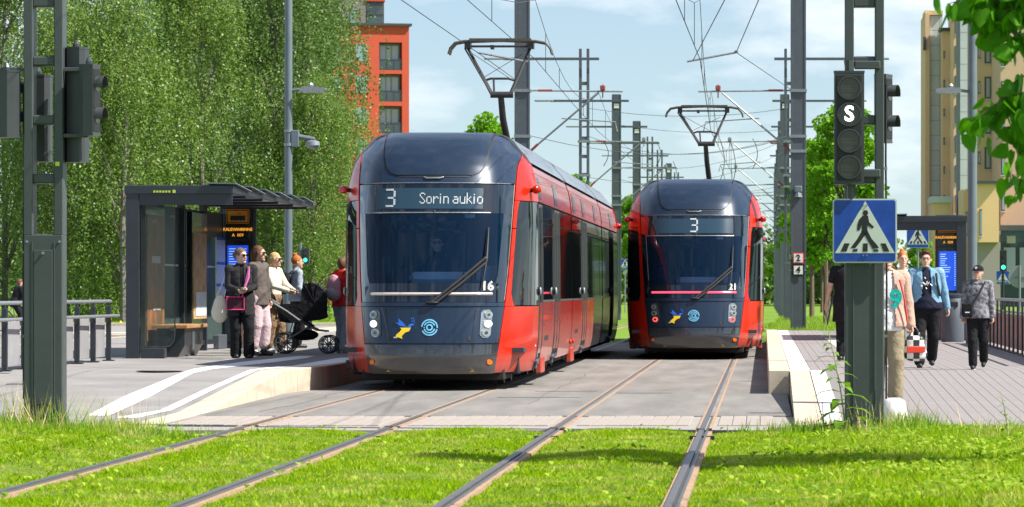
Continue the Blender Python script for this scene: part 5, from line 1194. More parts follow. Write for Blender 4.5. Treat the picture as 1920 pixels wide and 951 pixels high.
# ---- near branch at the upper right: heart shaped leaves of their own
nb = thing('near_lime_tree', (3.3, 24.0, 0), 'close lime tree whose leafy branch hangs into the upper right corner', 'tree')
part('trunk', MB().tube([(0, 0, -.05), (.03, 0, 1.6), (0, .02, 3.5), (.1, 0, 6.5)], [.12, .10, .07, .02], 10), M['bark'], nb, True)
def heart(m_):
    o = [(0, 0), (.18, -.10), (.38, -.02), (.47, .22), (.40, .50), (.22, .78), (0, 1.05)]; pts = o + [(-a, b) for a, b in reversed(o[1:-1])]
    q = MB(); vs = [(0, .45, -.03)] + [(a, b, .10*abs(a)-.10*(b-.4)**2) for a, b in pts]; n = len(pts)
    return q.add(vs, [(0, i+1, (i+1) % n+1) for i in range(n)]).mesh('leaf', m_, True)
HM = heart(M['limebig']); rr = random.Random(12); allc = []
def spray(x0, y0, x1, y1, n, spread, Yc):
    """a twig from one photo position to another at distance Yc with leaves along it"""
    a, b = px(x0, y0, Yc)-nb.location, px(x1, y1, Yc+rr.uniform(-.3, .3))-nb.location; mid = (a+b)/2 + Vector((0, rr.uniform(-.1, .1), .05))
    part('twig', MB().tube([a, mid, b], [.009, .006, .002], 5), M['bark'], nb)
    for i in range(n):
        t = (i+.5)/n; p = (a.lerp(mid, t*2) if t < .5 else mid.lerp(b, t*2-1)) + Vector((rr.gauss(0, spread), rr.gauss(0, spread*1.5), rr.gauss(0, spread)-.02))
        s = rr.uniform(.085, .125); o = link('leaf', HM, nb, p, (rr.gauss(-1.45, .5), rr.gauss(0, .5), rr.uniform(-2.2, 2.2))); o.scale = (s, s, s)
spray(1960, -10, 1775, 8, 45, .035, 24); spray(1960, 20, 1835, 45, 39, .035, 24); spray(1960, 40, 1880, 95, 27, .04, 24.1); spray(1950, 0, 1840, 20, 33, .05, 23.8)
spray(1960, 165, 1815, 232, 39, .030, 24); spray(1960, 190, 1850, 205, 33, .035, 24.1); spray(1960, 215, 1868, 262, 27, .035, 23.9); spray(1960, 235, 1905, 330, 30, .035, 24); spray(1950, 280, 1900, 375, 18, .03, 24); spray(1960, 150, 1885, 165, 18, .04, 24.1)
for (x0, y0, z0) in ((-1.75, 0, 2.85), (-1.78, .05, 2.35), (-1.74, -.05, 2.0)):
    part('branch', MB().tube([(0, 0, z0+.45), (-.8, .02, z0+.25), (x0, y0, z0)], [.04, .025, .008], 6), M['bark'], nb)
rng = np.random.default_rng(77); P = rng.normal(size=(2600, 3))*np.array([.75, .8, 1.0]) + np.array([.25, .1, 4.3]); P = P[P[:, 0] > -1.15]
link('crown', leafmesh('crown', P, .12, M['limebig'], rng, aspect=.85), nb)['kind'] = 'stuff'
# ================================================================ BUILDINGS
M['redwall'] = mat('red_render', (.58, .085, .04), .8, var=.05, vs=.6, bump=.1, bs=8); M['brownwall'] = mat('brown_grey_render', (.26, .22, .20), .8, var=.06, vs=.5)
M['winframe'] = mat('window_frame_dark', (.05, .06, .07), .5); M['winglass'] = mat('window_glass', (.22, .32, .36), .06, spec=.9, coat=.5); M['railglass'] = glassmat('balcony_glass', (.55, .65, .68), .25, (.20, .25, .27))
M['paleglass'] = mat('pale_glass', (.42, .55, .60), .15, spec=.8); M['paleframe'] = mat('blue_grey_frame', (.20, .25, .29), .5)
M['curtain'] = mat('pale_curtain', (.45, .43, .38), .8, var=.1)
def rbox(name, t, m_, x0, x1, y0, y1, z0, z1, label=None): return part(name, MB().box(x0, x1, y0, y1, z0, z1), m_, t, label=label)
YB = 400.0; bx0 = gx(767, YB)
t = thing('red_apartment_block', (bx0, YB, -.1), 'red rendered flats with recessed balconies behind the birches', 'building', None, R(11)); k = YB/F
zt = CH+(VY-47)*k
cols = [(-56*k, -13*k)]          # balcony bay, offsets from the right corner
# wall built round the balcony openings
xs_ = [-230*k, -99*k, -78*k, -56*k, -13*k, 0]
rbox('wall', t, M['redwall'], xs_[0], -56*k, 0, .5, 0, zt); rbox('wall', t, M['redwall'], -13*k, 0, 0, 14, 0, zt)
rbox('core', t, M['redwall'], xs_[0], -13*k, 1.3, 14, 0, zt)
rbox('roof_edge', t, M['winframe'], xs_[0]-.3, .25, -.3, 14.3, zt, zt+.22)
tops = [CH+(VY-y)*k for y in (78, 137, 197, 256, 315, 374)]
hts = [52*k]*6; last = zt
for z in tops:
    rbox('wall_band', t, M['redwall'], -56*k, -13*k, .004, .5, z, last); last = z-52*k
    rbox('balcony_slab', t, M['redwall'], -56*k, -13*k, .5, 1.3, last-.25, last-.02)
    f = rbox('balcony_window', t, M['paleframe'], -54*k, -15*k, 1.15, 1.25, last+.02, z-.05)
    for a, b in ((-52.5, -42), (-40.5, -31), (-29.5, -18)): rbox('pane', f, M['paleglass'], a*k, b*k, 1.10, 1.14, last+.15, z-.25)
    rbox('blind', f, M['curtain'], -33*k, -30*k, 1.07, 1.09, last+.15, z-.25)
    g = rbox('balustrade', t, M['railglass'], -55.9*k, -13.1*k, .10, .13, last, last+.95); rbox('handrail', g, M['winframe'], -55.9*k, -13.1*k, .06, .16, last+.97, last+1.05)
    for q_ in (-41.5, -27.5): rbox('baluster', g, M['winframe'], q_*k-.03, q_*k+.03, .07, .15, last, last+.97)
    rbox('window', t, M['winglass'], -100*k, -79*k, -.03, .02, last+.8, z-.2); rbox('window', t, M['winglass'], -150*k, -128*k, -.03, .02, last+.8, z-.2)
rbox('wall_band', t, M['redwall'], -56*k, -13*k, .004, .5, 0, last-.25)
Y2 = 430.; k = Y2/F; t = thing('brown_tower', (gx(720, Y2), Y2, -.1), 'brown grey tower block rising behind the red flats', 'building', None, R(5)); 
rbox('wall', t, M['brownwall'], -170*k, -34*k, 0, 14, 0, 34); rbox('stairwell', t, M['brownwall'], -34*k, 0, 1.2, 14, 0, 34)
for y in (47, -12):
    z = CH+(VY-y)*k
    f = rbox('balcony_window', t, M['railglass'], -33*k, 0, .0, .08, z+.1, z+44*k); rbox('window', t, M['winglass'], -33*k, -16*k, 1.10, 1.19, z+.1, z+38*k)
    rbox('balcony_slab', t, M['winframe'], -34*k, .2, -.1, 1.2, z-.15, z+.05); rbox('handrail', f, M['winframe'], -33*k, 0, -.05, .03, z+1.1, z+1.2)
    rbox('window', t, M['winglass'], -63*k, -53*k, -.04, .03, z+.3, z+33*k); rbox('floor_band', t, M['redwall'], -34*k, .1, -.12, 1.2, z+46*k, z+52*k)
# tan flats at the right
M['tan'] = mat('tan_render', (.70, .50, .29), .85, var=.05, vs=.4, bump=.1, bs=6); M['tanlight'] = mat('golden_tan_render', (.74, .50, .25), .85, var=.05, vs=.4); M['tanbrown'] = mat('brown_tan_render', (.56, .39, .26), .85, var=.05, vs=.4)
M['greypanel'] = mat('grey_cladding', (.50, .54, .55), .7, var=.06, vs=.8); M['joint2'] = mat('panel_joint', (.18, .20, .21), .8); M['brick'] = mat('pale_brick', (.36, .32, .29), .85, col2=(.27, .24, .22), vs=9, stretch=(1, 1, 4)); M['teal'] = mat('dark_teal_shopfront', (.02, .05, .06), .25)
t = thing('tan_apartment_block', (gx(1738, 420), 420, -.1), 'tall stepped tan flats with grey cladding strips at right', 'building', None, 0); O = t.location
def vol(name, x0, x1, Y, yt, yb, m_, dep=12, dy=0):
    a, b = gx(x0, Y)-O.x, gx(x1, Y)-O.x; z1 = gz(yt, Y); z0 = gz(yb, Y) if yb < 545 else 0
    return rbox(name, t, m_, a, b, Y-O.y, Y-O.y+dep, z0, z1)
def win(x0, x1, Y, y0, y1, fr=True):
    a, b, z0, z1 = gx(x0, Y)-O.x, gx(x1, Y)-O.x, gz(y1, Y), gz(y0, Y); y = Y-O.y
    f = rbox('window', t, M['winframe'], a, b, y-.06, y+.05, z0, z1); w_ = b-a
    rbox('pane', f, M['winglass'], a+w_*.22, b-w_*.12, y-.09, y-.065, z0+.12, z1-.12)
    if w_ > .45: rbox('curtain', f, M['curtain'], a+w_*.40, a+w_*.62, y-.10, y-.092, z0+.15, z1-.15)
    rbox('sill', f, M['greypanel'], a-.05, b+.05, y-.14, y-.0, z0-.08, z0)
def cladding(x0, x1, Y, yt, yb):
    a, b = gx(x0, Y)-O.x, gx(x1, Y)-O.x; y = Y-O.y; z = gz(yt, Y); zb = gz(yb, Y) if yb < 545 else 0
    rbox('cladding_backing', t, M['joint2'], a, b, y, y+8, zb, z); h = 1.48; w_ = (b-a-.04)
    while z-h > zb:
        rbox('cladding_panel', t, M['greypanel'], a+.02, a+w_*.8, y-.04, y+.01, z-h+.02, z-.02); rbox('cladding_panel', t, M['greypanel'], a+w_*.8+.03, b-.02, y-.04, y+.01, z-h+.02, z-.02); z -= h
vol('wall', 1735, 1743, 420, 22, 600, M['tan']); cladding(1743, 1767, 420.5, 27, 600); vol('roof_edge', 1734, 1768, 420.2, 18, 26, M['tanlight'], 6)
rbox('roof_vent', t, M['winframe'], gx(1731, 420)-O.x, gx(1736, 420)-O.x, -.6, 1, gz(92, 420), gz(68, 420))
vol('wall', 1767, 1788, 416, 52, 600, M['tan']); vol('roof_edge', 1761, 1789, 415.6, 50, 56, M['winframe'], 3)
for j in range(9): win(1769, 1772, 416, 94+j*54, 108+j*54); win(1781, 1785.5, 416, 90+j*54, 124+j*54)
vol('wall', 1788, 1800, 408, 6, 600, M['tan']); 
for j in range(9): win(1791, 1795, 408, 28+j*56, 62+j*56)
cladding(1800, 1826, 398, -30, 600)
vol('wall', 1826, 1873, 372, -40, 600, M['tan'])
for j in range(8): win(1846, 1858, 372, 76+j*66, 117+j*66); win(1866, 1869.5, 372, 72+j*66, 112+j*66); win(1834, 1838, 372, 84+j*66, 108+j*66)
vol('downpipe', 1872, 1876, 366, -40, 600, M['greypanel'], 4)
vol('wall', 1876, 2080, 358, -40, 422, M['tanbrown'], 16)
for j in range(7): win(1877.5, 1884, 358, 82+j*68, 122+j*68); win(1935, 1950, 358, 82+j*68, 122+j*68)
vol('low_block', 1748, 1783, 400, 378, 600, M['tan'], 10); vol('roof_edge', 1747, 1784, 399.7, 366, 378, M['greypanel'], 10)
vol('low_block', 1807, 1828, 352, 352, 600, M['tan'], 10); vol('bay_block', 1829, 1873, 345, 342, 452, M['tanlight'], 12); vol('roof_edge', 1828, 1874, 344.6, 337, 342, M['winframe'], 12)
win(1837, 1841, 345, 390, 440); win(1811, 1814, 352, 395, 440); win(1819, 1823, 352, 395, 440)
vol('brick_base', 1829, 1876, 346, 452, 600, M['brick'], 10); vol('shopfront', 1876, 2080, 352, 422, 600, M['teal'], 12); vol('canopy', 1874, 2080, 349.5, 420, 430, M['winframe'], 2)
for j in range(4): vol('shop_sign', 1888+j*34, 1904+j*34, 351.6, 440, 454, M['greypanel'], .3)
for j in range(5): vol('shop_window', 1882+j*30, 1904+j*30, 351.7, 462, 530, M['winglass'], .2)

# trees of the surroundings beyond the frame: they shade nothing in view but stand in the glass and paint of the trams
for i, (x, y, b, s_, lab) in enumerate(((17, 38, L1, 1.5, 'street tree right of the picture, nearest of its row'), (18, 52, L2, 1.6, 'street tree right of the picture, second of its row'), (17, 66, L1, 1.5, 'street tree right of the picture, third of its row'), (18.5, 80, L2, 1.6, 'street tree right of the picture, fourth of its row'), (17.5, 95, L1, 1.6, 'street tree right of the picture, fifth of its row'), (19, 110, L2, 1.5, 'street tree right of the picture, last of its row'))):
    tree_of(b, 'street_tree', (x, y, -.1), i*1.9, s_, lab, 'tree', 'street trees right of the picture')
for i, (x, y, b, s_, lab) in enumerate(((-22, -60, B1, .9, 'birch behind the viewpoint at far left'), (-14, -55, B2, .8, 'birch behind the viewpoint at left'), (9, -58, B1, .8, 'birch behind the viewpoint at right'), (16, -62, B2, .9, 'birch behind the viewpoint at far right'))):
    tree_of(b, 'birch_tree', (x, y, -.1), i*1.9, s_, lab, 'tree', 'birches behind the viewpoint')
# ================================================================ PEOPLE
def surfnet(D, org, h):
    ins = D < 0; nx, ny, nz = D.shape
    cnt = np.zeros((nx-1, ny-1, nz-1), np.int16); acc = np.zeros((nx-1, ny-1, nz-1, 3), np.float32)
    C = [(a, b, c) for a in (0, 1) for b in (0, 1) for c in (0, 1)]
    def sl(a, A): return A[a[0]:nx-1+a[0], a[1]:ny-1+a[1], a[2]:nz-1+a[2]]
    for i, a in enumerate(C):
        for b in C[i+1:]:
            if sum(abs(x-y) for x, y in zip(a, b)) != 1: continue
            ia, ib = sl(a, ins), sl(b, ins); m = ia != ib
            if not m.any(): continue
            da, db = sl(a, D)[m], sl(b, D)[m]; t = da/(da-db); cnt[m] += 1
            acc[m] += np.array(a, np.float32) + t[:, None]*(np.array(b, np.float32)-np.array(a, np.float32))
    act = cnt > 0; idx = -np.ones(cnt.shape, np.int64); idx[act] = np.arange(act.sum())
    P = np.argwhere(act) + acc[act]/cnt[act][:, None]; V = P*h + np.array(org); Fs = []
    for ax in range(3):
        o1, o2 = (ax+1) % 3, (ax+2) % 3; s0 = [slice(None)]*3; s1 = [slice(None)]*3; s0[ax] = slice(0, -1); s1[ax] = slice(1, None)
        A, B = ins[tuple(s0)], ins[tuple(s1)]; E_ = np.argwhere(A != B); ok = (E_[:, o1] > 0) & (E_[:, o2] > 0) & (E_[:, o1] < D.shape[o1]-1) & (E_[:, o2] < D.shape[o2]-1); E_ = E_[ok]
        if len(E_) == 0: continue
        fl = A[tuple(E_.T)]; q = []
        for d1, d2 in ((0, 0), (-1, 0), (-1, -1), (0, -1)):
            c = E_.copy(); c[:, o1] += d1; c[:, o2] += d2; q.append(idx[tuple(c.T)])
        q = np.stack(q, 1); q[~fl] = q[~fl][:, ::-1]; Fs.append(q)
    return V, np.concatenate(Fs)
def seg(a, b, ra, rb=None, k=.02): return ('c', np.array(a, float), np.array(b, float), ra, ra if rb is None else rb, k)
def ell(c, r, k=.02, yaw=0): return ('e', np.array(c, float), np.array(r, float), yaw, 0, k)
def sub(p): return ('-',) + tuple(p)
def sdf(prims, h, cuts=(), pad=.03):
    """smooth union of tapered capsules and ellipsoids, meshed by surface nets"""
    lo = np.full(3, 9e9); hi = -lo
    for p in prims:
        if p[0] == '-': continue
        if p[0] == 'c': r = max(p[3], p[4]); lo = np.minimum(lo, np.minimum(p[1], p[2])-r); hi = np.maximum(hi, np.maximum(p[1], p[2])+r)
        else: r = p[2].max(); lo = np.minimum(lo, p[1]-r); hi = np.maximum(hi, p[1]+r)
    lo -= pad; hi += pad
    ax = [np.arange(lo[i], hi[i]+h, h, dtype=np.float32) for i in range(3)]; X, Y, Z = np.meshgrid(*ax, indexing='ij'); P = np.stack([X, Y, Z], -1); D = np.full(X.shape, 9.0, np.float32)
    for p in prims:
        neg = p[0] == '-'; q = p[1:] if neg else p
        if q[0] == 'c':
            a, b, ra, rb = q[1].astype(np.float32), q[2].astype(np.float32), q[3], q[4]; ba = b-a; L2 = max(1e-9, float(ba@ba)); t = np.clip(((P-a)@ba)/L2, 0, 1)
            d = np.sqrt(((P - a - t[..., None]*ba)**2).sum(-1)) - (ra+(rb-ra)*t)
        else:
            c, r, yaw = q[1].astype(np.float32), q[2].astype(np.float32), q[3]; Q = P-c
            if yaw: cy, sy = math.cos(yaw), math.sin(yaw); Q = np.stack([Q[..., 0]*cy+Q[..., 1]*sy, -Q[..., 0]*sy+Q[..., 1]*cy, Q[..., 2]], -1)
            d = (np.sqrt(((Q/r)**2).sum(-1))-1)*float(r.min())
        k = q[5]
        if neg: D = np.maximum(D, -d)
        else:
            hh = np.clip(.5+.5*(d-D)/k, 0, 1); D = d*(1-hh)+D*hh - k*hh*(1-hh)
    for n, c in cuts: D = np.maximum(D, P@np.array(n, np.float32)-c)
    return surfnet(D, lo, h)
def smesh(name, vfs, m):
    V, Fc = join_vf(vfs) if isinstance(vfs, list) else vfs
    me = npmesh(name, V, Fc, m, True); return me
skin = lambda n, c: M.setdefault(n, mat(n, c, .5, var=.06, vs=20, spec=.35))
SK1 = skin('skin_fair', (.62, .38, .27)); SK2 = skin('skin_tan', (.55, .32, .22)); SK3 = skin('skin_shade', (.50, .30, .21))
def cloth(n, c, **k): return M.setdefault(n, mat(n, c, k.pop('rough', .85), bump=.9, bs=16, spec=.2, **k))
def ik(a, b, l1, l2, pole):
    a, b = np.array(a, float), np.array(b, float); d = b-a; L_ = np.linalg.norm(d)
    if L_ > (l1+l2)*.998: b = a+d/L_*(l1+l2)*.998; d = b-a; L_ = np.linalg.norm(d)
    u = d/L_; x = (l1*l1-l2*l2+L_*L_)/(2*L_); y = math.sqrt(max(0, l1*l1-x*x)); p = np.array(pole, float); p -= u*(p@u); p /= np.linalg.norm(p)+1e-9
    return a+u*x+p*y, b
def person(loc, yaw, label, H=1.7, skinm=SK1, girth=1.0, hands=None, feet=None, lean=(0, 0), head=0, nod=0, top=None, bottom=None, shoes=None, hair=None, extra=None, group=None, seated=False, h=.0125, hold=(.6, .6), shw=.175):
    s = H/1.7; t = thing('person', loc, label, 'person', group, R(yaw)); t.scale = (s, s, s); g = girth
    lx, ly = lean
    hip = {1: np.array([.085*g**.5, 0, .90]), -1: np.array([-.085*g**.5, 0, .90])}
    feet = feet or {1: (.10, 0, .07), -1: (-.10, 0, .07)}; hands = hands or {1: (.26, -.03, .80), -1: (-.26, -.03, .80)}
    sh = {q: np.array([q*shw*g**.4+lx, ly, 1.385]) for q in (1, -1)}
    kn, ft, eb, hd = {}, {}, {}, {}
    for q in (1, -1):
        kn[q], ft[q] = ik(hip[q], feet[q], .43, .41, (q*.08, -1, 0)); eb[q], hd[q] = ik(sh[q], hands[q], .275, .25, (q*.6, .8, -.4))
    chest = np.array([lx*.8, ly*.8, 1.22]); neck = np.array([lx, ly-.005, 1.44]); hc = np.array([lx, ly-.02-nod*.06, 1.585]); hr = R(head)
    def trunk(e=0.0):
        return [ell((lx*.3, ly*.3, .94), (.155*g+e, .105*g+e, .13+e), .05), ell((lx*.5, ly*.5, 1.08), (.125*g+e, .090*g+e, .16+e), .06), ell(chest, (.150*g+e, .100*g+e, .19+e), .06),
                seg(sh[1]*[.80, 1, 1]+[0, 0, -.02], sh[-1]*[.80, 1, 1]+[0, 0, -.02], .050+e, None, .05), seg((chest[0], chest[1], 1.30), neck, .07+e*.5, .05+e*.5, .04)]
    def arm(q, e=0., f=1.0):
        w = eb[q]+(hd[q]-eb[q])*max(0, min(1, (f-.5)*2)) if f > .5 else sh[q]+(eb[q]-sh[q])*f*2
        P_ = [seg(sh[q], eb[q] if f > .5 else w, .050*g**.5+e, .039*g**.4+e, .03)]
        if f > .5: P_.append(seg(eb[q], w, .039*g**.4+e, .026+e+(.006 if e else 0), .02))
        return P_
    def leg(q, e=0., f=1.0, fl=0.):
        P_ = [seg(hip[q]+[0, 0, -.02], kn[q], .085*g+e, .056*g**.5+e, .035)]; a = kn[q]+(ft[q]-kn[q])*f
        P_.append(seg(kn[q], a, .054*g**.5+e, .036+e+fl, .02)); P_.append(seg(kn[q]+(ft[q]-kn[q])*.28+[0, .012, 0], kn[q]+(ft[q]-kn[q])*.45, .052*g**.5+e*.6, .045+e*.6, .03)) if f > .5 else None
        return P_
    # --- body: torso and limbs, then head and hands on finer grids, one mesh
    B = [sdf(trunk(-.006)+arm(1)+arm(-1)+leg(1)+leg(-1)+[seg(ft[1], ft[1]+[0, -.05, -.03], .030, .022), seg(ft[-1], ft[-1]+[0, -.05, -.03], .030, .022)], .016)]
    def hrot(p): x, y, z = p; return (hc[0]+x*math.cos(hr)-y*math.sin(hr), hc[1]+x*math.sin(hr)+y*math.cos(hr), hc[2]+z)
    HP = [ell(hrot((0, .01, .02)), (.074, .094, .098), .02, hr), ell(hrot((0, -.03, -.045)), (.054, .056, .066), .03, hr), seg(hrot((0, -.088, .005)), hrot((0, -.106, -.028)), .009, .013, .012), seg(hrot((-.03, -.080, .03)), hrot((.03, -.080, .03)), .010, None, .015),
          seg(hrot((-.017, -.086, -.062)), hrot((.017, -.086, -.062)), .007, None, .006), ell(hrot((0, -.072, -.098)), (.024, .022, .018), .02, hr), seg(neck-[0, 0, .05], hrot((0, .02, -.06)), .052, .046, .03),
          ell(hrot((.077, .01, -.01)), (.010, .018, .030), .006, hr), ell(hrot((-.077, .01, -.01)), (.010, .018, .030), .006, hr), sub(ell(hrot((.031, -.092, .008)), (.016, .012, .009))), sub(ell(hrot((-.031, -.092, .008)), (.016, .012, .009)))]
    B.append(sdf(HP, .0075))
    for q in (1, -1):
        d = hd[q]-eb[q]; d /= np.linalg.norm(d); c = hold[0 if q > 0 else 1]
        nrm = np.array([-q*.8, -.5, 0.1]); nrm -= d*(nrm@d); nrm /= np.linalg.norm(nrm); sd_ = np.cross(d, nrm); w = hd[q]
        HPm = [seg(w-d*.02, w+d*.02, .026, .027, .01)]
        for j, (o, ln) in enumerate(((-.027, .062), (-.009, .072), (.009, .068), (.026, .052))):
            k0 = w+d*.075+sd_*o; HPm.append(seg(w+d*.02+sd_*o*.7, k0, .0145, .0105, .012)); d1 = d*math.cos(c)+nrm*math.sin(c); k1 = k0+d1*ln*.5; d2 = d*math.cos(c*2)+nrm*math.sin(c*2); k2 = k1+d2*ln*.5
            HPm += [seg(k0, k1, .0095, .0085, .004), seg(k1, k2, .0085, .007, .004)]
        tb = w+d*.025-sd_*.026+nrm*.006; tm = tb+d*.032-sd_*.020+nrm*.014; HPm += [seg(tb, tm, .0125, .010, .008), seg(tm, tm+d*.028+nrm*.008, .009, .0075, .004)]
        B.append(sdf(HPm, .0062, pad=.012))
    body = link('body', smesh('body', B, skinm), t)
    if nod < 5 and not (extra and 'noeyes' in extra):
        for q in (1, -1): part('eye', MB().ell(hrot((q*.031, -.080, .008)), (.011, .008, .007), 8, 6), M['black'], t, True)
        part('mouth', MB().tube([hrot((-.020, -.088, -.064)), hrot((0, -.094, -.062)), hrot((.020, -.088, -.064))], .0045, 5), M.setdefault('lip', mat('lips', (.45, .14, .12), .5)), t)
    # --- clothes
    for c in (top or []):
        e = c.get('e', .018); hem = c.get('hem', .88); pr = trunk(e)
        if hem < .88: pr += [seg((lx*.3, ly*.3, .95), (0, 0, hem+.02), .12*g+e, .13*g+e+c.get('flare', 0), .06), seg((.06*g, 0, .9), (.07*g, 0, hem+.02), .09*g+e, .10*g+e, .05), seg((-.06*g, 0, .9), (-.07*g, 0, hem+.02), .09*g+e, .10*g+e, .05)]
        slv = []
        if c.get('sleeve', 1) > 0:
            for q in (1, -1): A_ = arm(q, e*.55, c.get('sleeve', 1)); slv.append(sdf([seg(sh[q]*[.75, 1, 1], sh[q], .055+e*.6, .052+e*.6, .02)]+A_, h))
        cuts = [((0, 0, -1), -hem)]; 
        if c.get('neckz'): cuts.append(((0, -.45, 1), c['neckz']+(-.45)*(-.0)))
        if c.get('open'):     # an open jacket: cut a wedge out of the front
            w = c['open']; V1 = sdf(pr+[], h, cuts); V, Fc = V1; ce = V[Fc].mean(1); kill = (np.abs(ce[:, 0]-lx*.6) < w*(1+.5*(1.45-ce[:, 2]))) & (ce[:, 1] < ly-.01) & (ce[:, 2] < 1.47)
            vf = (V, Fc[~kill])
        else: vf = sdf(pr, h, cuts)
        o = link(c.get('name', 'jacket'), smesh('top', [vf]+slv, c['m']), t)
        if c.get('open'):
            md = o.modifiers.new('thickness', 'SOLIDIFY'); md.thickness = .012; md.offset = -1
        if c.get('collar'): part('collar', MB().tube([(lx+.075*math.cos(a), ly+.01+.065*math.sin(a), 1.445+.012*math.sin(a)) for a in np.linspace(-.35*PI, 1.35*PI, 12)], .020, 6), c['m'], t, True)
    if bottom:
        b = bottom; e = b.get('e', .016)
        if b['kind'] == 'trousers':
            pr = [ell((0, 0, .94), (.155*g+e, .105*g+e, .13+e), .05)] + leg(1, e, b.get('len', .93), b.get('fl', .012)) + leg(-1, e, b.get('len', .93), b.get('fl', .012)); vf = sdf(pr, h, [((0, 0, 1), 1.03)])
        else:
            z1 = b.get('z1', .5); pr = [ell((0, 0, .94), (.155*g+e, .105*g+e, .13+e), .05), seg((.03, 0, .9), (.05, 0, z1), .12*g, .14*g+b.get('fl', .02), .05), seg((-.03, 0, .9), (-.05, 0, z1), .12*g, .14*g+b.get('fl', .02), .05)]; vf = sdf(pr, h, [((0, 0, 1), 1.03), ((0, 0, -1), -z1)])
        link(b['kind'], smesh(b['kind'], vf, b['m']), t)
    if shoes:
        for q in (1, -1):
            f = ft[q]; up = 0 if f[2] < .12 else .35
            pr = [seg(f+[0, .03, -.03], f+[0, -.14, -.040+(-.03 if up else 0)], .046, .036, .02), seg(f+[0, .0, .0], f+[0, 0, .03], .044, .042, .02)]
            o = link('shoe', smesh('shoe', sdf(pr, .01, [((0, 0, -1), -(f[2]-.072+(-.04 if up else 0)))]), shoes[0]), t)
            part('sole', MB().prism([(f[0]+.040*math.cos(a)*(1 if math.sin(a) > 0 else .9), f[1]-.045+.12*math.sin(a)) for a in np.linspace(0, 2*PI, 14)[:-1]], 'z', f[2]-.082, f[2]-.058), shoes[1], o)
    if hair:
        st, m_ = hair; pr = [ell(hrot((0, .022, .035)), (.084, .100, .098), .02, hr)]
        cz = .035
        cut_n = np.array([math.sin(hr)*1.0, -math.cos(hr)*1.0, -.75]); 
        cuts = [(tuple(cut_n), float(cut_n@np.array(hrot((0, -.055, .045)))))]
        if st == 'bun': pr += [ell(hrot((0, .05, .135)), (.042, .042, .038), .012)]
        if st == 'lowbun': pr += [ell(hrot((0, .125, .02)), (.05, .045, .05), .02)]
        if st in ('long', 'cap_none'): pr += [seg(hrot((.045, .06, .0)), hrot((.06, .045, -.20)), .045, .035, .03), seg(hrot((-.045, .06, .0)), hrot((-.06, .045, -.20)), .045, .035, .03), seg(hrot((0, .08, 0)), hrot((0, .085, -.24)), .06, .045, .03), seg(hrot((.07, .0, .02)), hrot((.072, -.03, -.16)), .022, .022, .02), seg(hrot((-.07, .0, .02)), hrot((-.072, -.03, -.16)), .022, .022, .02)]
        if st == 'short': pr += [ell(hrot((0, .05, -.02)), (.070, .062, .06), .03, hr), ell(hrot((0, -.02, .105)), (.06, .06, .03), .02, hr)]
        if st == 'cap':
            link('cap', smesh('cap', sdf([ell(hrot((0, .012, .045)), (.090, .108, .092), .02, hr)], .008, [((0, 0, -1), -(hc[2]+.035))]), m_), t)
            a, b_ = hrot((0, -.09, .045)), hrot((0, -.175, .03)); link('cap_visor', smesh('visor', sdf([ell(hrot((0, -.115, .038)), (.075, .075, .010), .01, hr)], .006), m_), t)
            part('cap_badge', MB().disc(hrot((.0, -.102, .085)), .022, 'y', .006, 12), M['white'], t)
        else: link('hair', smesh('hair', sdf(pr, .0085, cuts if st != 'hood' else []), m_), t)
    ex = extra or {}
    if 'shades' in ex:
        mm = M['blackgloss'] if ex['shades'] else M['glass']
        q = MB()
        for s_ in (-1, 1):
            pts = [hrot((s_*.033+.026*math.cos(a), -.100, .012+.019*math.sin(a))) for a in np.linspace(0, 2*PI, 13)[:-1]]; pts2 = [(x+math.sin(hr)*-.004, y+.004, z) for x, y, z in pts]
            if ex['shades']: q.add(pts, [tuple(range(12))])
            q.tube(pts+[pts[0]], .0028, 4); q.tube([hrot((s_*.058, -.098, .016)), hrot((s_*.076, .0, .016))], .003, 4)
        q.tube([hrot((-.01, -.102, .016)), hrot((.01, -.102, .016))], .003, 4)
        part('glasses', q, M['blackgloss'] if ex['shades'] else M['black'], t)
    t['_'] = 0; del t['_']
    return t, dict(hd=hd, sh=sh, eb=eb, hip=hip, hc=hc, ft=ft, s=s)
def wpt(t, d, p):   # point of a figure in world space
    return t.matrix_basis @ Vector(p) if False else (Matrix.Translation(t.location) @ Matrix.Rotation(t.rotation_euler.z, 4, 'Z') @ Matrix.Scale(t.scale[0], 4)) @ Vector(p)
def phone(t, d, label, q=1, tilt=-35):
    p = wpt(t, d, (np.array(d['hd'][1])+np.array(d['hd'][-1]))/2 + np.array([0, -.075, .02])); o = thing('phone', p, label, 'phone', None, t.rotation_euler.z)
    part('phone_body', MB().box(-.038, .038, -.075, .075, -.004, .004, .002), M['black'], o, rot=(R(20), 0, 0)); part('phone_screen', MB().box(-.034, .034, -.070, .070, .0042, .005), M['blackgloss'], o, rot=(R(20), 0, 0)); return o
def strap(t, pts, w=.018, m_=None, name='bag_strap'): return part(name, MB().tube(pts, w, 6), m_ or M['black'], t, True)
BLK = cloth('black_cloth', (.012, .012, .014)); DRK = cloth('charcoal_cloth', (.035, .034, .036), col2=(.02, .02, .022), vs=10)
GRB = cloth('grey_brown_cloth', (.12, .10, .09)); PNK = cloth('pale_pink_cotton', (.55, .43, .46)); CRM = cloth('cream_cloth', (.70, .64, .52)); WHT = cloth('white_cotton', (.72, .72, .74))
LEO = cloth('leopard_print', (.42, .27, .15), col2=(.02, .015, .012), vs=30); BGR = cloth('blue_grey_top', (.34, .40, .47)); RED = cloth('red_hoodie', (.50, .02, .02)); JEA = cloth('pale_grey_jeans', (.30, .35, .40), col2=(.20, .24, .29), vs=5)
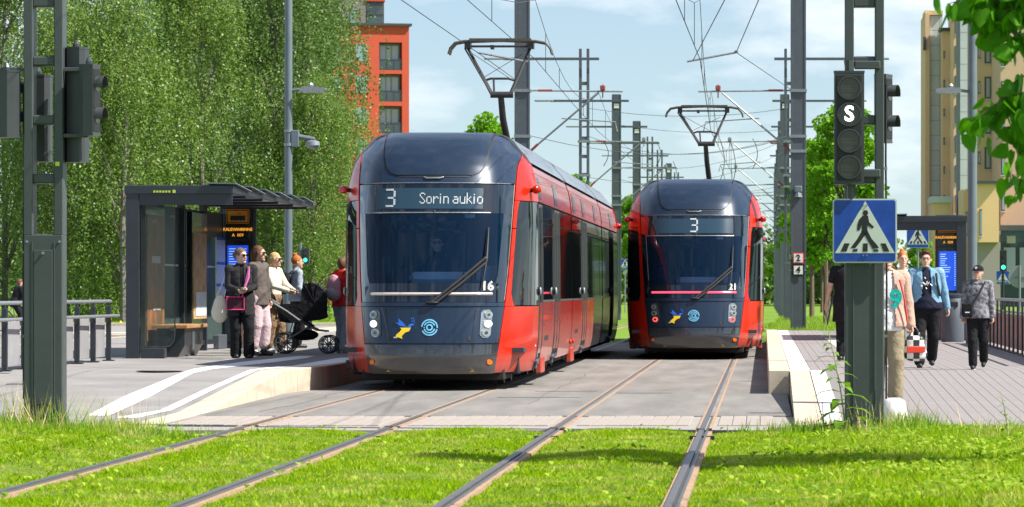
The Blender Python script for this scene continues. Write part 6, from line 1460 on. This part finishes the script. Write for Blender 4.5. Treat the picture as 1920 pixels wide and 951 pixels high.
DEN = cloth('denim_blue', (.13, .27, .40), col2=(.24, .38, .50), vs=7); NAV = cloth('navy_tshirt', (.012, .014, .03)); KHK = cloth('khaki_cotton', (.30, .25, .16), col2=(.24, .20, .13), vs=5); BEI = cloth('rose_beige_jacket', (.52, .34, .27), col2=(.44, .28, .22), vs=5)
CAM = cloth('grey_camouflage', (.012, .012, .018), col2=(.34, .33, .36), vs=16); BLU = cloth('blue_knit', (.10, .22, .50)); TEA = cloth('teal_print', (.01, .35, .30)); PKB = cloth('pink_grey_backpack', (.48, .25, .30)); GYB = cloth('grey_backpack_pocket', (.34, .31, .33))
HBR = cloth('brown_hair', (.12, .06, .035), rough=.5); HBL = cloth('blonde_hair', (.52, .36, .17), rough=.5); HRD = cloth('ginger_hair', (.45, .14, .03), rough=.5); HDR = cloth('dark_red_hair', (.09, .025, .02), rough=.5); HKN = cloth('knit_and_brown_hair', (.22, .14, .07), col2=(.06, .05, .05), vs=35)
SHB = (mat('black_shoe', (.015, .015, .017), .5), mat('dark_sole', (.03, .03, .03), .7)); SHW = (mat('white_shoe', (.7, .7, .68), .6), M['white']); SHM = (SHB[0], M['white'])
def LX(x, Y): return (gx(x, Y), Y, .3)
# --- women waiting at the left shelter
Y = 64.6; t, d = person(LX(452, Y), 12, 'woman in black with sunglasses and a pinned knit headscarf, leftmost of those waiting', 1.66, SK1, 1.12, {1: (.07, -.24, 1.06), -1: (-.07, -.24, 1.05)}, {1: (.12, -.02, .07), -1: (-.08, .02, .07)}, head=38,
    top=[dict(m=DRK, hem=.66, e=.026, collar=True, open=.03, name='long_jacket'), dict(m=BLK, hem=.70, e=.012, sleeve=0, name='blouse')], bottom=dict(kind='trousers', m=BLK, e=.022, fl=.03, len=.98), shoes=SHB, hair=('lowbun', HKN), extra={'shades': True}, hold=(.9, .9))
strap(t, [(.11, -.10, 1.42), (.10, -.145, 1.25), (.04, -.16, 1.1)], .020, mat('pink_strap', (.60, .15, .38), .6)); phone(t, d, 'small dark phone held by the woman in black')
b = thing('handbag', wpt(t, d, (-.10, -.17, .86)), 'pink edged black embroidered handbag of the woman in black', 'bag', None, R(5))
part('bag_body', MB().box(-.13, .13, -.03, .03, -.10, .09, .02), cloth('embroidered_bag', (.02, .015, .02), col2=(.14, .04, .06), vs=30), b); part('bag_edge', MB().tube([(-.13, -.035, -.10), (.13, -.035, -.10), (.13, -.035, .09), (-.13, -.035, .09), (-.13, -.035, -.10)], .010, 5), mat('pink_trim', (.70, .05, .20), .6), b); part('bag_strap', MB().tube([(.10, 0, .09), (.14, .04, .28), (.20, .08, .54)], .012, 5), mat('pink_strap2', (.60, .15, .38), .6), b)
b = thing('tote_bag', wpt(t, d, (-.32, .02, .80)), 'cream cloth tote bag hanging at the left side of the woman in black', 'bag', None, R(10))
link('bag_body', smesh('bag', sdf([ell((0, 0, -.02), (.11, .06, .20), .03), ell((-.01, 0, -.10), (.12, .07, .12), .04)], .012), CRM), b); part('bag_strap', MB().tube([(-.05, 0, .15), (.06, .0, .42), (.10, 0, .58), (.12, 0, .42), (.06, 0, .15)], .010, 5), CRM, b)
Y = 67.0; t, d = person(LX(484, Y), 62, 'woman with long brown hair, grey brown jacket and pale pink trousers', 1.72, SK1, 1.0, {1: (.20, -.06, .84), -1: (-.21, -.04, .84)}, {1: (.08, -.05, .07), -1: (-.09, .05, .07)}, head=15,
    top=[dict(m=GRB, hem=.78, e=.024, collar=True, name='jacket')], bottom=dict(kind='trousers', m=PNK, e=.03, fl=.02, len=.74), shoes=SHB, hair=('long', HBR), extra={'shades': True}, hold=(.4, .4))
Y = 70.0; t, d = person(LX(512, Y), 66, 'blonde woman in a cream jacket and leopard print trousers looking at her phone', 1.64, SK1, 1.0, {1: (.10, -.36, 1.04), -1: (-.10, -.34, 1.06)}, {1: (.09, -.10, .07), -1: (-.08, .08, .07)}, head=8, nod=.5,
    top=[dict(m=CRM, hem=.90, e=.026, collar=True, name='jacket')], bottom=dict(kind='trousers', m=LEO, e=.035, fl=.03, len=.78), shoes=SHW, hair=('long', HBL), extra={'shades': True}, hold=(.8, .8)); phone(t, d, 'phone in the hands of the blonde woman')
Y = 69.0; t, d = person(LX(466, Y), 35, 'person in light clothes mostly hidden behind the woman in black', 1.45, SK1, 1.0, None, None, top=[dict(m=cloth('pale_grey_cloth', (.45, .44, .44)), hem=.85, name='top')], bottom=dict(kind='skirt', m=cloth('rust_print', (.36, .18, .10), col2=(.5, .42, .36), vs=22), z1=.35), shoes=SHW, hair=('short', HBR))
Y = 76; t, d = person(LX(556, Y), 112, 'ginger haired woman in a blue grey top with a black backpack, beside the lamp post', 1.64, SK1, 1.0, {1: (.16, -.25, .98), -1: (-.20, -.10, .90)}, None, head=-10,
    top=[dict(m=BGR, hem=.86, e=.024, name='top')], bottom=dict(kind='trousers', m=BLK, e=.018), shoes=SHB, hair=('bun', HRD))
link('backpack', smesh('backpack', sdf([ell((0, .20, 1.20), (.14, .09, .20), .03), ell((0, .26, 1.10), (.11, .06, .11), .03)], .014), BLK), t)
for q in (1, -1): strap(t, [(q*.10, .12, 1.36), (q*.12, 0, 1.46), (q*.115, -.135, 1.30), (q*.14, -.06, 1.10)], .016)
Y = 69.5; t, d = person(LX(641, Y), 142, 'child in a red hoodie and pale jeans with a pink backpack, beside the nearer tram', 1.55, SK3, .95, {1: (.17, -.20, 1.05), -1: (-.17, -.18, 1.05)}, {1: (.09, -.04, .07), -1: (-.10, .06, .07)}, head=20,
    top=[dict(m=RED, hem=.84, e=.03, name='hoodie')], bottom=dict(kind='trousers', m=JEA, e=.035, fl=.02), shoes=(GYB, M['white']), hair=('short', HBR))
bp = link('backpack', smesh('backpack', sdf([ell((0, .21, 1.19), (.155, .10, .22), .03), ell((0, .20, 1.05), (.15, .11, .12), .03)], .014), PKB), t)
link('backpack_pocket', smesh('pocket', sdf([ell((0, .28, 1.08), (.12, .06, .11), .02)], .014), GYB), bp)
link('hood', smesh('hood', sdf([seg((-.08, .05, 1.44), (.08, .05, 1.44), .055), seg((-.07, -.05, 1.43), (.07, -.05, 1.43), .03)], .013), RED), t)
# --- pram
Yp = 69.2; pr_ = thing('pram', (gx(562, Yp), Yp, .3), 'black pram with a silver frame and spoked wheels on the left platform', 'pram', None, 0)
PX = lambda x, y: (gx(x, Yp)-pr_.location.x, gz(y, Yp)-.3)
def pr3(x, y, dy=0): a, b = PX(x, y); return (a, dy, b)
bas = [PX(519, 571), PX(611, 566), PX(612, 596), PX(600, 600), PX(545, 606), PX(527, 603)]
part('carrycot', MB().prism(bas, 'y', -.21, .21), BLK, pr_)
hd_ = [PX(566, 569), PX(567, 545), PX(572, 533), PX(584, 530), PX(598, 534), PX(610, 545), PX(612, 567)]
part('hood', MB().prism(hd_, 'y', -.20, .20), cloth('pram_hood', (.02, .02, .026)), pr_)
for (x, y) in ((572, 532), (585, 530), (598, 534)): a = pr3(x, y); b_ = pr3(592, 568); part('hood_rib', MB().tube([(b_[0], -.208, b_[2]), (a[0], -.208, a[2]), (a[0], .208, a[2]), (b_[0], .208, b_[2])], .009, 5), BLK, pr_)
for dy in (-.24, .24):
    part('frame_bar', MB().tube([pr3(507, 563, dy), pr3(540, 583, dy), pr3(568, 603, dy), pr3(582, 612, dy), pr3(596, 619, dy*.8), pr3(615, 621, dy*.6)], .015, 8), M['galv'], pr_, True)
    part('frame_bar', MB().tube([pr3(582, 612, dy), pr3(556, 628, dy), pr3(540, 636, dy)], .013, 8), M['galv'], pr_, True)
    part('frame_joint', MB().tube([pr3(566, 600, dy), pr3(586, 613, dy)], .024, 8), M['black'], pr_, True)
    part('strut', MB().tube([pr3(552, 605, dy), pr3(543, 634, dy)], .010, 6), M['black'], pr_)
    for (x, y, r) in ((536, 640, .180), (617, 640, .155)):
        c = pr3(x, y, dy if r > .15 else dy*.5); c = (c[0], c[1], r)
        wh = part('wheel', MB().tube([(c[0]+r*math.cos(a)*.92, c[1], c[2]+r*math.sin(a)*.92) for a in np.linspace(0, 2*PI, 25)], r*.08, 6), M['black'], pr_, True)
        part('rim', MB().tube([(c[0]+r*math.cos(a)*.78, c[1], c[2]+r*math.sin(a)*.78) for a in np.linspace(0, 2*PI, 21)], .009, 5), M['mast_grey'], wh)
        q = MB()
        for k_ in range(8): q.tube([c, (c[0]+r*.8*math.cos(k_*PI/4), c[1], c[2]+r*.8*math.sin(k_*PI/4))], .009, 5)
        part('spokes', q, M['mast_grey'], wh)
part('handle', MB().tube([pr3(507, 563, -.24), pr3(503, 560, -.22), pr3(503, 560, .22), pr3(507, 563, .24)], .016, 8), M['black'], pr_, True)
link('basket', smesh('basket', sdf([ell((PX(572, 628)[0], 0, PX(572, 628)[1]), (.22, .17, .09), .03)], .015), BLK), pr_); part('axle', MB().tube([(pr3(536, 640)[0], -.24, .18), (pr3(536, 640)[0], .24, .18)], .012, 6), M['black'], pr_)
# --- walkers on the right platform
Y = 56.9; t, d = person(LX(1736, Y), 2, 'woman walking in an open denim jacket over a navy printed shirt, with glasses', 1.55, SK1, 1.30, {1: (.33, .06, .82), -1: (-.33, -.16, .88)}, {1: (.10, .24, .13), -1: (-.10, -.10, .07)}, head=-4,
    top=[dict(m=DEN, hem=.92, e=.036, open=.062, collar=True, name='denim_jacket'), dict(m=NAV, hem=.86, e=.020, sleeve=.2, name='shirt')], bottom=dict(kind='trousers', m=BLK, e=.024, fl=.02), shoes=SHB, hair=('short', HDR), extra={'shades': False}, hold=(.5, .5))
q = MB(); rr = random.Random(9)
for k_ in range(16):
    a, b_ = rr.gauss(0, .045), rr.gauss(0, .045); q.tube([(a, -.165-.02*math.cos(a*9), 1.22+b_), (a+rr.uniform(-.03, .03), -.168-.02*math.cos(a*9), 1.22+b_+rr.uniform(-.03, .03))], .007, 4)
part('shirt_print', q, M['white'], t)['kind'] = 'stuff'; strap(t, [(.14, -.14, 1.38), (.15, -.165, 1.25), (.20, -.10, 1.05)], .018)
Y = 55.7; t, d = person(LX(1834, Y), -6, 'boy in a grey camouflage hoodie and black cap with a shoulder bag', 1.35, SK2, 1.02, {1: (.24, -.04, .84), -1: (-.25, -.06, .86)}, {1: (.08, .22, .14), -1: (-.08, -.08, .07)}, head=-16,
    top=[dict(m=CAM, hem=.84, e=.040, name='hoodie')], bottom=dict(kind='trousers', m=BLK, e=.024, fl=.012), shoes=SHM, hair=('cap', BLK), hold=(.7, .9))
link('hood', smesh('hood', sdf([seg((-.09, .04, 1.43), (.09, .04, 1.43), .052), seg((-.07, -.08, 1.41), (.07, -.08, 1.41), .028)], .013), CAM), t)
strap(t, [(.12, -.08, 1.44), (.03, -.165, 1.25), (-.10, -.18, 1.05)], .014); b = thing('shoulder_bag', wpt(t, d, (-.17, -.17, .98)), 'black shoulder bag at the hip of the boy in camouflage', 'bag'); part('bag_body', MB().box(-.07, .07, -.03, .03, -.09, .09, .015), BLK, b); part('bag_label', MB().box(-.03, .03, -.033, -.03, -.04, -.025), M['cabgrey'], b)
Y = 46.2; t, d = person((1.33, Y, zr(Y)), 8, 'person in a rose beige jacket and khaki trousers half hidden by the right ladder pole', 1.68, SK2, 1.08, {1: (.27, -.06, .78), -1: (-.25, 0, .80)}, {1: (.09, -.05, .07), -1: (-.10, .1, .07)},
    top=[dict(m=BEI, hem=.84, e=.045, open=.055, collar=True, name='jacket'), dict(m=WHT, hem=.80, e=.022, sleeve=.2, name='jersey')], bottom=dict(kind='trousers', m=KHK, e=.030, fl=.02), shoes=SHM, hair=('short', HBR), hold=(1.1, .5))
link('jersey_number', text_mesh('9', .27, .012, m=TEA, name='jersey_number'), t, (.075, -.165, 1.14))
part('jacket_lining', MB().tube([(.12, -.15, 1.36), (.17, -.165, 1.15), (.205, -.15, .90)], .012, 5), mat('red_lining', (.5, .06, .05), .7), t)
hp = wpt(t, d, d['hd'][1]); b = thing('checked_bag', (hp.x+.045, hp.y-.02, hp.z-.02), 'black and white checked carrier bag with a red band, held in one hand', 'bag', None, R(4))
M['check'] = mat('checked_plastic', (.75, .74, .72), .4); ntc = M['check'].node_tree; tcc = N(ntc, 'ShaderNodeTexCoord'); mpp = N(ntc, 'ShaderNodeMapping'); mpp.inputs['Location'].default_value = (.02, .5, .01); ck = N(ntc, 'ShaderNodeTexChecker', Scale=1/.068); ck.inputs['Color1'].default_value = (.72, .70, .68, 1); ck.inputs['Color2'].default_value = (.03, .03, .03, 1)
mpp.inputs['Scale'].default_value = (1, 0.0, 1); ntc.links.new(tcc.outputs['Object'], mpp.inputs['Vector']); ntc.links.new(mpp.outputs['Vector'], ck.inputs['Vector']); ntc.links.new(ck.outputs['Color'], ntc.nodes['Principled BSDF'].inputs['Base Color'])
link('bag_body', smesh('bag', sdf([seg((-.06, 0, -.14), (.06, 0, -.14), .030, None, .04), ell((0, 0, -.24), (.115, .05, .11), .05), ell((.01, 0, -.31), (.125, .06, .07), .03)], .009, [((0, 0, -1), .375)]), M['check']), b)
part('bag_handle', MB().tube([(-.07, 0, -.13), (-.03, 0, -.04), (0, 0, .0), (.03, 0, -.04), (.07, 0, -.13)], .010, 6), M['check'], b); part('bag_band', MB().box(-.09, .10, -.066, -.050, -.285, -.215, .006), mat('red_print', (.70, .05, .02), .5), b)
Y = 66; t, d = person(LX(1692, Y), 6, 'ginger girl with a top bun and a blue off the shoulder top, looking down', 1.62, SK1, .92, {1: (.08, -.26, 1.05), -1: (-.10, -.25, 1.05)}, None, head=6, nod=.6,
    top=[dict(m=BLU, hem=.90, e=.020, sleeve=0, neckz=1.30, name='top')], bottom=dict(kind='trousers', m=WHT, e=.03), shoes=SHW, hair=('bun', HRD), hold=(.8, .8)); phone(t, d, 'phone in the hands of the ginger girl')
Y = 70; person(LX(1671, Y), 25, 'child in red and blue just behind the corner of the big crossing sign', 1.42, SK2, 1, None, None, top=[dict(m=cloth('blue_sport', (.03, .10, .40)), hem=.86, name='top'), dict(m=RED, hem=1.10, e=.026, sleeve=.45, name='bib')], bottom=dict(kind='trousers', m=BLK), shoes=SHB, hair=('short', HBR), head=-20)
Y = 62; person((gx(1588, Y), Y, .3), 170, 'person in black with bare arms walking away, behind the right ladder pole', 1.62, SK2, 1.15, {1: (.33, 0, .82), -1: (-.30, 0, .82)}, None, top=[dict(m=BLK, hem=.60, e=.03, sleeve=.3, name='dress')], bottom=dict(kind='trousers', m=BLK), shoes=SHB, hair=('short', HBR), hold=(.5, .5))
# --- cyclist at far left
Yc = 138; cy = thing('bicycle', (gx(34, Yc), Yc, -.02), 'bicycle with a bright pink bag ridden behind the left railing', 'bicycle', None, R(35))
for x in (-.52, .52):
    w_ = part('wheel', MB().tube([(x+.34*math.cos(a), 0, .36+.34*math.sin(a)) for a in np.linspace(0, 2*PI, 25)], .02, 6), M['black'], cy, True); q = MB()
    for k_ in range(10): q.tube([(x, 0, .36), (x+.33*math.cos(k_*PI/5), 0, .36+.33*math.sin(k_*PI/5))], .004, 4)
    part('spokes', q, M['galv'], w_)
part('frame', MB().tube([(-.52, 0, .36), (-.10, 0, .32), (.38, 0, .82), (-.18, 0, .80), (-.10, 0, .32)], .02, 6).tube([(-.18, 0, .80), (-.52, 0, .36)], .012, 5).tube([(.38, 0, .95), (.40, 0, .80), (.52, 0, .36)], .018, 6), M['galv'], cy)
part('handlebar', MB().tube([(.28, -.26, 1.05), (.38, 0, .98), (.28, .26, 1.05)], .014, 6), M['black'], cy); part('saddle', MB().ell((-.20, 0, .90), (.13, .07, .035)), M['black'], cy, True); part('basket_bag', MB().box(.42, .62, -.12, .12, .72, .96, .03), mat('pink_bag', (.80, .10, .45), .6), cy)
person((gx(27, Yc), Yc-.02, .0), 125, 'cyclist in a black jacket bending forward behind the left railing', 1.66, SK2, 1.15, {1: (.22, -.42, 1.10), -1: (-.22, -.42, 1.10)}, {1: (.12, -.20, .30), -1: (-.12, -.05, .12)}, lean=(0, -.16), nod=.4, top=[dict(m=BLK, hem=.82, e=.045, name='jacket')], bottom=dict(kind='trousers', m=BLK, e=.03), shoes=SHB, hair=('short', HBR), hold=(1., 1.))
# --- driver of the nearer tram
person((-4.43, 56.35+1.55, .42), 0, 'tram driver in dark clothes and glasses behind the windscreen of tram 16', 1.66, SK2, 1.1, {1: (.22, -.38, 1.05), -1: (-.22, -.38, 1.05)}, {1: (.12, -.35, .15), -1: (-.12, -.35, .15)}, head=0, top=[dict(m=DRK, hem=.84, e=.026, collar=True, name='shirt')], bottom=dict(kind='trousers', m=BLK), shoes=SHB, hair=('short', HBR), extra={'shades': True})
